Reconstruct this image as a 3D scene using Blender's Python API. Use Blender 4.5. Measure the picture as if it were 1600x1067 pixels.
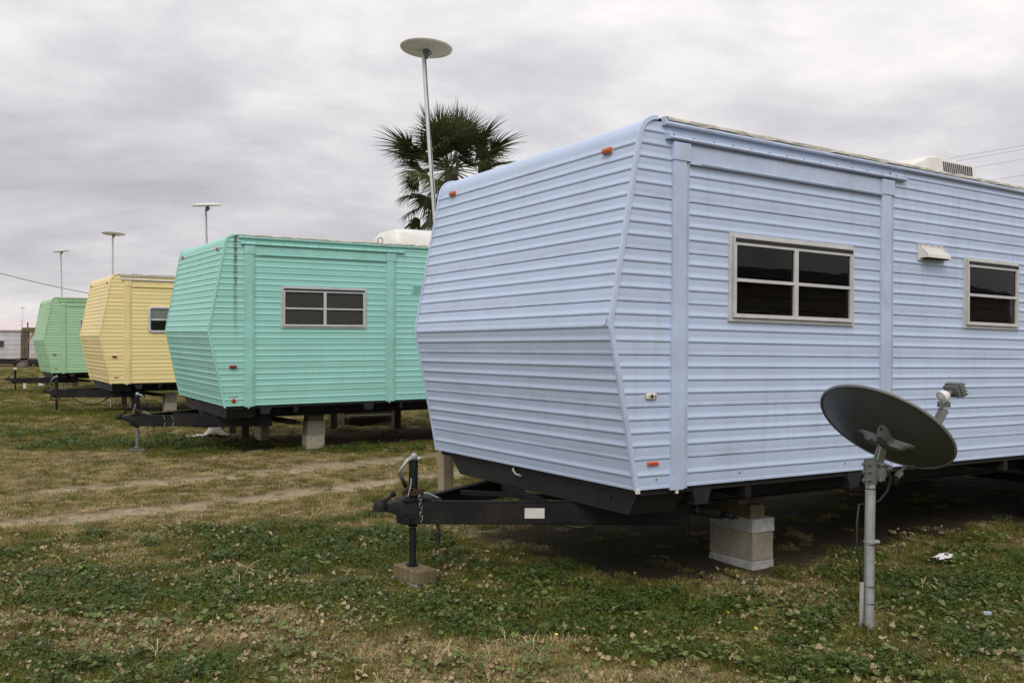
import bpy, bmesh, math, random
from math import sin, cos, pi, radians, sqrt, atan2
from mathutils import Vector, Matrix, noise
random.seed(7)
SC = bpy.context.scene
for _o in list(bpy.data.objects): bpy.data.objects.remove(_o, do_unlink=True)
COL = SC.collection

# ------------------------------------------------------------------ camera
CAMZ = 1.46
PITCH, ROLL = 0.01285, 0.00355
cd = bpy.data.cameras.new('camera'); cam = bpy.data.objects.new('camera', cd); COL.objects.link(cam)
cd.sensor_width = 36; cd.lens = 1412.6 / 1600 * 36; cd.clip_end = 3000; cd.clip_start = 0.05
f_ = Vector((0, cos(PITCH), sin(PITCH))); r_ = Vector((1, 0, 0)); u_ = r_.cross(f_)
r2 = r_ * cos(ROLL) + u_ * sin(ROLL); u2 = u_ * cos(ROLL) - r_ * sin(ROLL)
mw = Matrix.Identity(4)
for i in range(3):
    mw[i][0] = r2[i]; mw[i][1] = u2[i]; mw[i][2] = -f_[i]
mw[2][3] = CAMZ
cam.matrix_world = mw
SC.camera = cam

# ------------------------------------------------------------------ world: overcast sky
SUN_EL, SUN_AZ = radians(42), radians(186)       # azimuth clockwise from +Y: behind the camera, to the left
world = bpy.data.worlds.new('World'); SC.world = world; world.use_nodes = True
nt = world.node_tree; N = nt.nodes; L = nt.links
for n in list(N): N.remove(n)
out = N.new('ShaderNodeOutputWorld')
sky = N.new('ShaderNodeTexSky'); sky.sky_type = 'NISHITA'; sky.sun_disc = False
sky.sun_elevation = SUN_EL; sky.sun_rotation = SUN_AZ
sky.dust_density = 2.0
bg1 = N.new('ShaderNodeBackground'); bg1.inputs[1].default_value = 0.08
L.new(sky.outputs[0], bg1.inputs[0])
tc = N.new('ShaderNodeTexCoord')
sep = N.new('ShaderNodeSeparateXYZ'); L.new(tc.outputs['Generated'], sep.inputs[0])
def wmath(op, a, b=None, c=None):
    m = N.new('ShaderNodeMath'); m.operation = op
    for i, v in enumerate((a, b, c)):
        if v is None: continue
        if isinstance(v, (int, float)): m.inputs[i].default_value = v
        else: L.new(v, m.inputs[i])
    return m.outputs[0]
zc = wmath('MAXIMUM', sep.outputs[2], 0.0)
den = wmath('ADD', zc, 0.26)
cx_ = wmath('DIVIDE', sep.outputs[0], den); cy_ = wmath('DIVIDE', sep.outputs[1], den)
comb = N.new('ShaderNodeCombineXYZ'); L.new(cx_, comb.inputs[0]); L.new(cy_, comb.inputs[1])
rot = N.new('ShaderNodeMapping'); L.new(comb.outputs[0], rot.inputs[0])
rot.inputs['Rotation'].default_value = (0, 0, radians(-24)); rot.inputs['Scale'].default_value = (1.05, 1.35, 1)
rot.inputs['Location'].default_value = (3.1, 1.7, 0)
n1 = N.new('ShaderNodeTexNoise'); L.new(rot.outputs[0], n1.inputs['Vector'])
n1.inputs['Scale'].default_value = 0.75; n1.inputs['Detail'].default_value = 8; n1.inputs['Roughness'].default_value = 0.56
n1.inputs['Distortion'].default_value = 0.35
n2 = N.new('ShaderNodeTexNoise'); L.new(rot.outputs[0], n2.inputs['Vector'])
n2.inputs['Scale'].default_value = 2.6; n2.inputs['Detail'].default_value = 7; n2.inputs['Roughness'].default_value = 0.6
mixn = wmath('ADD', wmath('MULTIPLY', n1.outputs[0], 0.70), wmath('MULTIPLY', n2.outputs[0], 0.30))
cr = N.new('ShaderNodeValToRGB'); L.new(mixn, cr.inputs[0])
e = cr.color_ramp.elements
e[0].position = 0.33; e[0].color = (0.48, 0.47, 0.51, 1)
e[1].position = 0.575; e[1].color = (0.93, 0.895, 0.875, 1)
m_ = e.new(0.45); m_.color = (0.665, 0.645, 0.67, 1)
bg2 = N.new('ShaderNodeBackground'); L.new(cr.outputs[0], bg2.inputs[0])
L.new(wmath('ADD', wmath('MULTIPLY', wmath('POWER', zc, 1.2), 0.75), 0.97), bg2.inputs[1])
mx = N.new('ShaderNodeMixShader'); mx.inputs[0].default_value = 0.94
L.new(bg1.outputs[0], mx.inputs[1]); L.new(bg2.outputs[0], mx.inputs[2]); L.new(mx.outputs[0], out.inputs[0])

sd = bpy.data.lights.new('sun', 'SUN'); sd.energy = 1.5; sd.angle = radians(28); sd.color = (1.0, 0.96, 0.90)
sun = bpy.data.objects.new('sun', sd); COL.objects.link(sun)
sdir = Vector((sin(SUN_AZ) * cos(SUN_EL), cos(SUN_AZ) * cos(SUN_EL), sin(SUN_EL)))
sun.rotation_euler = sdir.to_track_quat('Z', 'Y').to_euler()
sun.location = (0, 0, 20)
SC.view_settings.view_transform = 'Standard'; SC.view_settings.look = 'None'
SC.view_settings.exposure = 0; SC.view_settings.gamma = 1; SC.view_settings.use_curve_mapping = False
SC.render.engine = 'CYCLES'

# ------------------------------------------------------------------ helpers
def tag(o, label=None, cat=None, group=None, kind=None):
    if label: o['label'] = label
    if cat: o['category'] = cat
    if group: o['group'] = group
    if kind: o['kind'] = kind
    return o
def empty(name, loc=(0, 0, 0), rot=(0, 0, 0)):
    o = bpy.data.objects.new(name, None); COL.objects.link(o); o.location = loc; o.rotation_euler = rot
    o.empty_display_size = 0.2
    return o
def lerp(a, b, t): return a + (b - a) * t
def interp(x, xs, ys):
    if x <= xs[0]: return ys[0]
    for i in range(1, len(xs)):
        if x <= xs[i]: return lerp(ys[i-1], ys[i], (x - xs[i-1]) / (xs[i] - xs[i-1]))
    return ys[-1]

class MB:
    def __init__(s): s.v = []; s.f = []; s.m = []; s.cur = 0
    def add(s, vs, fs):
        b = len(s.v); s.v += [tuple(v) for v in vs]; s.f += [tuple(b + i for i in f) for f in fs]; s.m += [s.cur] * len(fs)
        return s
    def box(s, x0, x1, y0, y1, z0, z1, M=None):
        vs = [Vector((x, y, z)) for x in (x0, x1) for y in (y0, y1) for z in (z0, z1)]
        if M: vs = [M @ v for v in vs]
        return s.add(vs, [(0, 1, 3, 2), (4, 6, 7, 5), (0, 4, 5, 1), (2, 3, 7, 6), (0, 2, 6, 4), (1, 5, 7, 3)])
    def bbox(s, x0, x1, y0, y1, z0, z1, b, M=None):
        """box with chamfered edges"""
        bm = bmesh.new(); bmesh.ops.create_cube(bm, size=1)
        for v in bm.verts:
            v.co = Vector((lerp(x0, x1, v.co.x + .5), lerp(y0, y1, v.co.y + .5), lerp(z0, z1, v.co.z + .5)))
        bmesh.ops.bevel(bm, geom=bm.edges[:], offset=b, segments=2, affect='EDGES', profile=0.6)
        return s.from_bm(bm, M)
    def from_bm(s, bm, M=None):
        bm.verts.index_update()
        vs = [(M @ v.co) if M else v.co.copy() for v in bm.verts]
        fs = [tuple(v.index for v in f.verts) for f in bm.faces]; bm.free()
        return s.add(vs, fs)
    def beam(s, p0, p1, wy, hz, up=(0, 0, 1)):
        p0 = Vector(p0); p1 = Vector(p1); d = (p1 - p0).normalized(); r = d.cross(Vector(up)).normalized(); u = r.cross(d)
        vs = []
        for p in (p0, p1):
            for a, b in ((-1, -1), (1, -1), (1, 1), (-1, 1)): vs.append(p + r * a * wy / 2 + u * b * hz / 2)
        return s.add(vs, [(0, 3, 2, 1), (4, 5, 6, 7), (0, 1, 5, 4), (1, 2, 6, 5), (2, 3, 7, 6), (3, 0, 4, 7)])
    def tube(s, pts, r, n=8, cap=True):
        pts = [Vector(p) for p in pts]; rr = r if isinstance(r, (list, tuple)) else [r] * len(pts)
        b = len(s.v); ref = None
        for i, p in enumerate(pts):
            d = ((pts[min(i+1, len(pts)-1)]) - (pts[max(i-1, 0)])).normalized()
            if ref is None: ref = d.orthogonal().normalized()
            ref = (ref - d * ref.dot(d)).normalized(); q = d.cross(ref)
            for k in range(n):
                a = 2 * pi * k / n; s.v.append(tuple(p + (ref * cos(a) + q * sin(a)) * rr[i]))
        for i in range(len(pts) - 1):
            for k in range(n):
                k2 = (k + 1) % n; s.f.append((b + i*n + k, b + i*n + k2, b + (i+1)*n + k2, b + (i+1)*n + k)); s.m.append(s.cur)
        if cap:
            s.f.append(tuple(b + k for k in reversed(range(n)))); s.m.append(s.cur)
            s.f.append(tuple(b + (len(pts)-1)*n + k for k in range(n))); s.m.append(s.cur)
        return s
    def lathe(s, prof, n=24, M=None):
        b = len(s.v)
        for r, z in prof:
            for k in range(n):
                a = 2*pi*k/n; v = Vector((r*cos(a), r*sin(a), z)); s.v.append(tuple(M @ v if M else v))
        for i in range(len(prof) - 1):
            for k in range(n):
                k2 = (k+1) % n; s.f.append((b+i*n+k, b+i*n+k2, b+(i+1)*n+k2, b+(i+1)*n+k)); s.m.append(s.cur)
        return s
    def sheet(s, rows):
        """rows: list of equal-length lists of points"""
        b = len(s.v); n = len(rows[0])
        for r in rows: s.v += [tuple(p) for p in r]
        for i in range(len(rows)-1):
            for k in range(n-1):
                s.f.append((b+i*n+k, b+i*n+k+1, b+(i+1)*n+k+1, b+(i+1)*n+k)); s.m.append(s.cur)
        return s
    def torus(s, M, R, r, n=10, k=5, stretch=1.0):
        b = len(s.v)
        for i in range(n):
            a = 2*pi*i/n
            for j in range(k):
                c = 2*pi*j/k; q = Vector(((R + r*cos(c))*cos(a)*stretch, (R + r*cos(c))*sin(a), r*sin(c))); s.v.append(tuple(M @ q))
        for i in range(n):
            for j in range(k):
                s.f.append((b+i*k+j, b+((i+1) % n)*k+j, b+((i+1) % n)*k+(j+1) % k, b+i*k+(j+1) % k)); s.m.append(s.cur)
        return s
    def mesh(s, name, mats, smooth=False):
        me = bpy.data.meshes.new(name); me.from_pydata(s.v, [], s.f)
        for m in (mats if isinstance(mats, (list, tuple)) else [mats]): me.materials.append(m)
        if any(s.m): me.polygons.foreach_set('material_index', s.m)
        if smooth: me.polygons.foreach_set('use_smooth', [True] * len(me.polygons))
        me.update(); return me
    def build(s, name, mats, parent=None, smooth=False, loc=None, rot=None):
        o = bpy.data.objects.new(name, s.mesh(name, mats, smooth)); COL.objects.link(o)
        if parent: o.parent = parent
        if loc: o.location = loc
        if rot: o.rotation_euler = rot
        return o
def part_stuff(b, name, mat, par): return tag(b.build(name, mat, par), kind='stuff')
def smooth_angle(o, ang=40):
    me = o.data; me.polygons.foreach_set('use_smooth', [True]*len(me.polygons))
    bm = bmesh.new(); bm.from_mesh(me)
    for e_ in bm.edges:
        if len(e_.link_faces) == 2 and e_.calc_face_angle(0) > radians(ang): e_.smooth = False
    bm.to_mesh(me); bm.free(); return o

# ------------------------------------------------------------------ materials
def newmat(name):
    m = bpy.data.materials.new(name); m.use_nodes = True
    return m, m.node_tree, m.node_tree.nodes['Principled BSDF']
class NB:
    def __init__(s, nt): s.nt = nt
    def n(s, t, **k):
        o = s.nt.nodes.new(t)
        for a, v in k.items(): setattr(o, a, v)
        return o
    def l(s, a, b): s.nt.links.new(a, b)
    def val(s, sock, v):
        if isinstance(v, (int, float)): sock.default_value = v
        elif isinstance(v, (tuple, list)): sock.default_value = tuple(v) if len(v) == len(sock.default_value) else tuple(v) + (1,)
        else: s.l(v, sock)
    def math(s, op, a, b=None, c=None, clamp=False):
        m = s.n('ShaderNodeMath', operation=op); m.use_clamp = clamp
        for i, v in enumerate((a, b, c)):
            if v is not None: s.val(m.inputs[i], v)
        return m.outputs[0]
    def mix(s, f, a, b):
        m = s.n('ShaderNodeMix', data_type='RGBA'); s.val(m.inputs[0], f); s.val(m.inputs[6], a); s.val(m.inputs[7], b); return m.outputs[2]
    def noise(s, vec, scale, detail=4, rough=.5, dist=0):
        n = s.n('ShaderNodeTexNoise')
        if vec is not None: s.l(vec, n.inputs['Vector'])
        n.inputs['Scale'].default_value = scale; n.inputs['Detail'].default_value = detail
        n.inputs['Roughness'].default_value = rough; n.inputs['Distortion'].default_value = dist
        return n.outputs[0]
    def map(s, vec, scale=(1, 1, 1), loc=(0, 0, 0), rot=(0, 0, 0)):
        m = s.n('ShaderNodeMapping'); s.l(vec, m.inputs[0]); m.inputs['Scale'].default_value = scale
        m.inputs['Location'].default_value = loc; m.inputs['Rotation'].default_value = rot; return m.outputs[0]
    def ramp(s, f, stops):
        r = s.n('ShaderNodeValToRGB'); s.l(f, r.inputs[0]); el = r.color_ramp.elements
        while len(el) > 1: el.remove(el[-1])
        el[0].position = stops[0][0]; c = stops[0][1]; el[0].color = (c, c, c, 1) if isinstance(c, (int, float)) else tuple(c) + (1,)
        for p, c in stops[1:]:
            x = el.new(p); x.color = (c, c, c, 1) if isinstance(c, (int, float)) else tuple(c) + (1,)
        return r.outputs[0]
    def bump(s, h, strength=.3, dist=.01):
        b = s.n('ShaderNodeBump'); b.inputs['Strength'].default_value = strength; b.inputs['Distance'].default_value = dist
        s.l(h, b.inputs['Height']); return b.outputs[0]
    def coord(s, w='Object'): return s.n('ShaderNodeTexCoord').outputs[w]

def simple(name, col, rough=.5, metal=0, var=.15, scale=8, dirt=None, dirt_amt=.35, bump=.15, bscale=60, spec=.5):
    m, nt_, p = newmat(name); b = NB(nt_); co = b.coord()
    nz = b.noise(co, scale, 5, .6)
    c = b.mix(b.ramp(nz, [(.3, 0), (.7, 1)]), tuple(x*(1-var) for x in col), tuple(min(1, x*(1+var)) for x in col))
    if dirt:
        dn = b.noise(co, scale*.45, 8, .7, .4)
        c = b.mix(b.math('MULTIPLY', b.ramp(dn, [(.45, 0), (.68, 1)]), dirt_amt), c, dirt)
    b.val(p.inputs['Base Color'], c); p.inputs['Roughness'].default_value = rough; p.inputs['Metallic'].default_value = metal
    p.inputs['Specular IOR Level'].default_value = spec
    if bump: b.l(b.bump(b.noise(co, bscale, 4, .6), bump, .003), p.inputs['Normal'])
    return m

def paint(name, col, dirtcol=(.16, .15, .13), streak=.35, rust=None):
    m, nt_, p = newmat(name); b = NB(nt_); co = b.coord()
    c = tuple(col)
    big = b.noise(co, 1.1, 4, .6)
    c1 = b.mix(b.ramp(big, [(.3, 0), (.75, 1)]), tuple(x*.94 for x in c), tuple(min(1, x*1.04) for x in c))
    # chalky mottling
    mot = b.noise(b.map(co, (3, 3, 14)), 3.0, 6, .65)
    c1 = b.mix(b.math('MULTIPLY', b.ramp(mot, [(.48, 0), (.75, 1)]), .12), c1, tuple(min(1, x*1.12 + .02) for x in c))
    # vertical dirt streaks, stronger towards the roof and the rear
    sx = b.n('ShaderNodeSeparateXYZ'); b.l(co, sx.inputs[0])
    st = b.noise(b.map(co, (9, 9, .5)), 1.0, 6, .75, .5)
    amt = b.math('MULTIPLY', b.ramp(st, [(.50, 0), (.72, 1)]),
                 b.math('MULTIPLY_ADD', b.math('SUBTRACT', sx.outputs[0], 1.5, clamp=True), .5, .5))
    pat = b.ramp(b.noise(co, 1.4, 4, .6), [(.38, 0.15), (.62, 1)])
    amt = b.math('MULTIPLY', b.math('MULTIPLY', amt, pat), streak*.45)
    c1 = b.mix(amt, c1, dirtcol)
    # grime caught along the laps between panels
    fr = b.math('FRACT', b.math('DIVIDE', b.math('ADD', sx.outputs[2], 10*.3017-.171), .3017))
    near = b.math('MULTIPLY', b.ramp(fr, [(0, .8), (.05, .4), (.15, 0), (.97, 0), (1, .8)]), b.ramp(b.noise(b.map(co, (1.1, 1.1, .9)), 1.6, 6, .75), [(.42, 0), (.75, 1)]))
    c1 = b.mix(b.math('MULTIPLY', near, streak*.8), c1, dirtcol)
    # specks
    sp = b.ramp(b.noise(co, 55, 3, .5), [(.70, 0), (.76, 1)])
    c1 = b.mix(b.math('MULTIPLY', sp, .35), c1, dirtcol)
    if rust:
        s0, z0, z1, wd = rust
        dx = b.math('ABSOLUTE', b.math('SUBTRACT', sx.outputs[0], s0))
        wob = b.math('MULTIPLY', b.noise(b.map(co, (1, 1, 9)), 2.5, 4, .7), wd*2)
        rm = b.math('SUBTRACT', 1.0, b.math('DIVIDE', dx, wob), clamp=True)
        rz = b.math('MULTIPLY', b.ramp(sx.outputs[2], [(z0, 0), (z0+.5, .55), (min(z1, .999), 1)]), 1.0)
        zz = b.math('DIVIDE', sx.outputs[2], 2.2); rz = b.ramp(zz, [(z0/2.2, 0), ((z0+.35)/2.2, .35), (z1/2.2, 1)])
        blot = b.ramp(b.noise(b.map(co, (8, 8, 26)), 1.6, 5, .7), [(.40, .25), (.6, 1)])
        side = b.math('LESS_THAN', sx.outputs[1], .2)
        r_amt = b.math('MULTIPLY', b.math('MULTIPLY', b.math('MULTIPLY', rm, rz), blot), b.math('MULTIPLY', side, 1.6), clamp=True)
        c1 = b.mix(r_amt, c1, (.085, .055, .04))
    b.val(p.inputs['Base Color'], c1)
    b.val(p.inputs['Roughness'], b.ramp(mot, [(.3, .42), (.7, .6)])); p.inputs['Specular IOR Level'].default_value = .35
    hb = b.math('ADD', b.noise(co, 2.2, 3, .5), b.math('MULTIPLY', b.noise(co, 90, 3, .5), .05))
    b.l(b.bump(hb, .55, .014), p.inputs['Normal'])
    return m

BLUE = paint('blue_paint', (.465, .56, .735), streak=.75)
TEAL = paint('teal_paint', (.30, .61, .54), streak=.5, rust=(.331, .75, 2.1, .035))
YELL = paint('yellow_paint', (.80, .665, .32), streak=.25)
GREEN = paint('green_paint', (.33, .56, .34), streak=.25)
TRIMB = simple('blue_trim_paint', (.465, .555, .725), .4, var=.06, scale=4, dirt=(.2, .19, .17), dirt_amt=.35)
TRIMT = simple('teal_trim_paint', (.30, .61, .54), .4, var=.06, scale=4, dirt=(.12, .12, .09), dirt_amt=.3)
TRIMY = simple('yellow_trim_paint', (.80, .665, .32), .4, var=.06, scale=4, dirt=(.3, .25, .12), dirt_amt=.3)
TRIMG = simple('green_trim_paint', (.33, .56, .34), .4, var=.06, scale=4, dirt=(.2, .2, .12), dirt_amt=.3)
BLACK = simple('black_steel', (.008, .010, .011), .55, var=.35, scale=9, dirt=(.045, .033, .024), dirt_amt=.5, bump=.35, bscale=25, spec=.2)
PANM = simple('underbody_grey', (.014, .016, .018), .6, var=.25, scale=4, dirt=(.05, .045, .04), dirt_amt=.3, spec=.3)
UNDER = simple('underbelly_black', (.012, .012, .012), .8, var=.2)
RUST = simple('rusty_iron', (.055, .028, .018), .8, metal=.2, var=.5, scale=25, bump=.5)
GALV = simple('galvanised_steel', (.40, .42, .41), .5, metal=.45, var=.18, scale=18, dirt=(.16, .15, .12), dirt_amt=.4)
GALVD = simple('dull_zinc', (.20, .21, .21), .5, metal=.4, var=.25, scale=20)
CHAINM = simple('zinc_chain', (.16, .16, .15), .45, metal=.7, var=.4, scale=30)
ALU = simple('window_aluminium', (.57, .57, .58), .45, metal=.15, var=.06, scale=10, dirt=(.34, .31, .26), dirt_amt=.35)
WHITEP = simple('white_plastic', (.66, .65, .62), .45, var=.06, dirt=(.42, .39, .31), dirt_amt=.45, scale=5)
CREAM = simple('cream_plastic', (.62, .58, .45), .45, var=.06)
MEMB = simple('roof_membrane', (.56, .53, .46), .8, var=.2, scale=14, dirt=(.13, .12, .08), dirt_amt=.6, bump=.5, bscale=30)
RUBBER = simple('black_rubber', (.012, .012, .012), .6, var=.1)
GRIP = simple('black_grip', (.014, .014, .015), .5, var=.1)
SCREW = simple('rusty_screw', (.06, .04, .03), .6, var=.4, scale=60)
DARKHOLE = simple('dark_slot', (.01, .01, .012), .9, var=.1)
DISHM = simple('dish_grey', (.060, .065, .062), .42, var=.08, scale=5, dirt=(.07, .065, .055), dirt_amt=.25)
DISHRIM = simple('dish_rim_grey', (.17, .18, .17), .45, var=.1)
BRKM = simple('bracket_grey', (.13, .14, .132), .45, metal=.2, var=.12, scale=10, dirt=(.10, .09, .07), dirt_amt=.4)
CONC = simple('concrete', (.26, .24, .18), .95, var=.18, scale=14, dirt=(.12, .11, .085), dirt_amt=.5, bump=.9, bscale=70)
BRKL = simple('dull_conduit', (.24, .24, .22), .6, var=.1, dirt=(.16, .15, .11), dirt_amt=.4)
CONCD = simple('dark_concrete', (.12, .115, .095), .95, var=.2, bump=.8)
CONC3 = simple('sandy_concrete', (.38, .345, .26), .95, var=.18, scale=14, dirt=(.14, .13, .10), dirt_amt=.5, bump=.9, bscale=70)
CONC2 = simple('pale_concrete', (.36, .36, .34), .95, var=.2, scale=16, dirt=(.16, .16, .14), dirt_amt=.55, bump=.9, bscale=70)
TYRE = simple('tyre_rubber', (.015, .015, .015), .8, var=.2)
BRICKM = simple('red_brick', (.16, .06, .04), .9, var=.3, bump=.6)
CURT = simple('brown_curtain', (.80, .42, .24), .8, var=.2, scale=6)
CLOTH = simple('pale_tarp', (.58, .53, .46), .85, var=.12, scale=5, dirt=(.3, .26, .2), dirt_amt=.4)
WALLW = simple('weathered_white_siding', (.50, .50, .52), .6, var=.1, scale=1.2, dirt=(.24, .23, .22), dirt_amt=.5)
ROOFP = simple('pinkish_metal_roof', (.56, .49, .48), .55, var=.08, scale=1.5)
BEIGE = simple('beige_siding', (.42, .36, .28), .7, var=.1, scale=1.2)
ROOFD = simple('dark_shingle_roof', (.05, .045, .045), .9, var=.2, scale=2)
BLUEPIPE = simple('blue_pipe', (.02, .08, .15), .5)
REDPIPE = simple('red_pipe', (.15, .015, .012), .5)
PVC = simple('grey_white_pvc', (.60, .61, .63), .4, var=.06, scale=4, dirt=(.35, .33, .28), dirt_amt=.3)
DISC = simple('disc_plastic', (.76, .75, .67), .5, var=.06, scale=4, dirt=(.30, .28, .2), dirt_amt=.4)
BLUEINK = simple('faded_blue_print', (.10, .22, .50), .5)
WIRE = simple('cable_black', (.012, .012, .012), .6, var=.1, bump=0)
BLINDM = simple('blind_slats', (.17, .16, .12), .6, var=.1)
BLINDW = simple('pale_blind_slats', (.72, .73, .75), .6, var=.05)
PALEW = simple('pale_wire', (.25, .27, .2), .6)
PAPER = simple('torn_paper', (.70, .70, .74), .7, var=.05)
YFLOW = simple('yellow_petal', (.75, .55, .02), .6, var=.1)

def wood(name, a, c):
    m, nt_, p = newmat(name); b = NB(nt_); co = b.coord()
    g = b.noise(b.map(co, (22, 22, 1.6)), 1.6, 6, .65, .6)
    w = b.mix(b.ramp(g, [(.3, 0), (.72, 1)]), a, c)
    st = b.ramp(b.noise(co, 4, 5, .7), [(.5, 0), (.75, 1)])
    w = b.mix(b.math('MULTIPLY', st, .5), w, tuple(x*.4 for x in a))
    b.val(p.inputs['Base Color'], w); p.inputs['Roughness'].default_value = .85
    b.l(b.bump(g, .5, .004), p.inputs['Normal']); return m
WOOD = wood('weathered_lumber', (.20, .16, .095), (.42, .36, .24))
WOODD = wood('damp_lumber', (.055, .042, .022), (.20, .16, .095))
WOODM = wood('mossy_lumber', (.075, .06, .025), (.21, .165, .08))
WOODB = wood('old_brown_lumber', (.07, .05, .035), (.15, .11, .08))

def lens(name, col):
    m, nt_, p = newmat(name); p.inputs['Base Color'].default_value = col + (1,); p.inputs['Roughness'].default_value = .18
    p.inputs['Coat Weight'].default_value = .4; p.inputs['Subsurface Weight'].default_value = .0
    b = NB(nt_); w = b.n('ShaderNodeTexWave'); w.inputs['Scale'].default_value = 70; b.l(b.coord(), w.inputs[0])
    b.l(b.bump(w.outputs['Fac'], .4, .002), p.inputs['Normal']); return m
AMBER = lens('amber_lens', (.50, .085, .012)); REDL = lens('red_lens', (.26, .018, .008)); ORANGE = lens('orange_lens', (.66, .08, .012))

def glass(name, tint, ior=1.5):
    m = bpy.data.materials.new(name); m.use_nodes = True; n_ = m.node_tree; b = NB(n_)
    for x in list(n_.nodes): n_.nodes.remove(x)
    o = b.n('ShaderNodeOutputMaterial'); tr = b.n('ShaderNodeBsdfTransparent'); tr.inputs[0].default_value = tint + (1,)
    gl = b.n('ShaderNodeBsdfGlossy'); gl.inputs['Roughness'].default_value = .015; gl.inputs[0].default_value = (.8, .82, .8, 1)
    fr = b.n('ShaderNodeFresnel'); fr.inputs[0].default_value = ior
    b.l(b.bump(b.noise(b.coord(), 2.2, 2, .5), .06, .02), gl.inputs['Normal'])
    mxs = b.n('ShaderNodeMixShader'); b.l(fr.outputs[0], mxs.inputs[0]); b.l(tr.outputs[0], mxs.inputs[1]); b.l(gl.outputs[0], mxs.inputs[2])
    b.l(mxs.outputs[0], o.inputs[0]); return m
GLASS = glass('tinted_glass', (.42, .42, .40), 1.38); GLASSC = glass('light_tinted_glass', (.90, .90, .88), 1.35)

# ------------------------------------------------------------------ ground
def gz(x, y):
    return interp(y, [6.3, 8.5, 11.5, 14.5, 18, 26, 60], [0, .045, .14, .18, .22, .29, .27])
def sstep(a, b, x):
    t = max(0, min(1, (x-a)/(b-a))); return t*t*(3-2*t)
def seg_dist(p, a, c):
    ax, ay = a; cx, cy = c; dx, dy = cx-ax, cy-ay
    t = max(0, min(1, ((p[0]-ax)*dx + (p[1]-ay)*dy) / (dx*dx + dy*dy)))
    return sqrt((p[0]-ax-t*dx)**2 + (p[1]-ay-t*dy)**2)
TRACKS = [[(6, 14.2), (2, 12.2), (-.78, 10.17), (-1.36, 9.64), (-2.23, 9.0), (-2.98, 8.44), (-3.66, 7.95), (-4.6, 7.2), (-8, 4.5)],
          [(6, 16.3), (2, 14.0), (-.4, 12.1), (-1.58, 11.24), (-2.56, 10.5), (-3.3, 9.95), (-4.1, 9.45), (-5.2, 8.7), (-9, 6)]]
POSE = {'B': (0.5393, 5.0371, -0.7768, 0.5635, 0.0035, -0.0068), 'T': (-3.745, 11.1555, -0.6803, 0.5668, 0.019, 0.0107),
        'Y': (-8.0055, 17.5586, -0.625, 0.5842, 0.0123, 0.0084), 'G': (-13.2161, 25.5502, -0.6132, 0.5944, 0.0038, 0.0158)}
def to_local(k, x, y):
    p = POSE[k]; dx, dy = x-p[0], y-p[1]; c, s = cos(p[3]), sin(p[3]); return dx*c + dy*s, -dx*s + dy*c
def to_world(k, s, w):
    p = POSE[k]; c, sn = cos(p[3]), sin(p[3]); return p[0] + s*c - w*sn, p[1] + s*sn + w*c
GREEN_B = [((-2.9, 5.9), .5, .35), ((-2.3, 5.5), .6, .4), ((-2.3, 7.2), .75, .35), ((-1.6, 6.6), .5, .4), ((-.9, 6.5), .8, .6), ((.1, 5.75), .8, .45), ((.6, 5.3), .7, .4),
           ((1.3, 5.2), .6, .4), ((2.6, 5.6), .7, .5), ((3.3, 5.9), .6, .4), ((1.5, 4.3), .6, .35), ((-1.7, 7.9), .9, .2), ((-1.3, 5.5), .5, .35), ((-.3, 4.9), .45, .3),
           ((.4, 4.7), .45, .3), ((-.7, 4.2), .3, .2), ((-2.0, 4.2), .4, .25), ((2.3, 4.6), .4, .3), ((-4.6, 13.0), 1.4, .8), ((-3.2, 12.3), 1.2, .5),
           ((-1.5, 7.0), .6, .4), ((-9.2, 18.3), 2.2, 1.0), ((-7.2, 18.8), 1.6, .8), ((-14.3, 26), 2, 1.1), ((-2.6, 8.4), .7, .12), ((-5.9, 12.5), 1.2, .35)]
DRY_B = [((-.55, 4.45), .7, .3), ((-1.8, 4.75), .7, .3), ((-.1, 4.1), .5, .25), ((1.75, 5.7), .35, .22), ((-3.2, 8.0), 2.0, .7), ((-4, 9.4), 2.5, 1.2), ((-5, 11), 2.5, .8), ((2.2, 6.2), .8, .15), ((.8, 4.1), .3, .2)]
def green_amt(x, y):
    v = .27 + .55*noise.fractal(Vector((x*.75, y*1.0, 3.3)), 1.0, 2.0, 4) + .55*noise.noise(Vector((x*2.7, y*4.0, 9))) + .30*noise.noise(Vector((x*6.5, y*8.5, 4)))
    if y > 7.5: v += .05
    for (cx, cy), rx, ry in GREEN_B:
        d = ((x-cx)/rx)**2 + ((y-cy)/ry)**2
        if d < 6: v += .50*math.exp(-d)
    for (cx, cy), rx, ry in DRY_B:
        d = ((x-cx)/rx)**2 + ((y-cy)/ry)**2
        if d < 6: v -= .6*math.exp(-d)
    return max(0, min(1, v))
def dirt_amt(x, y):
    n_ = .5 + .9*noise.noise(Vector((x*1.1, y*1.1, 1)))
    v = 0
    for T in TRACKS:
        d = min(seg_dist((x, y), T[i], T[i+1]) for i in range(len(T)-1))
        d += .10*noise.noise(Vector((x*2.4, y*2.4, 5)))
        v = max(v, (1 - sstep(.06, .42, d)) * sstep(-.2, .8, n_ + .35 + (.35 if x > -2.6 else -.15)))
    return max(0, min(1, v))
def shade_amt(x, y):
    """bare soil below each trailer, with the shade there put into its colour"""
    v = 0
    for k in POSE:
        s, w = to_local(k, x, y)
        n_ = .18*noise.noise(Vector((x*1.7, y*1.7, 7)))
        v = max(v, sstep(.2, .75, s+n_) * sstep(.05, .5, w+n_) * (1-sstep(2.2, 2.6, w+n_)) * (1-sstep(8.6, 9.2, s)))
    return v

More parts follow.
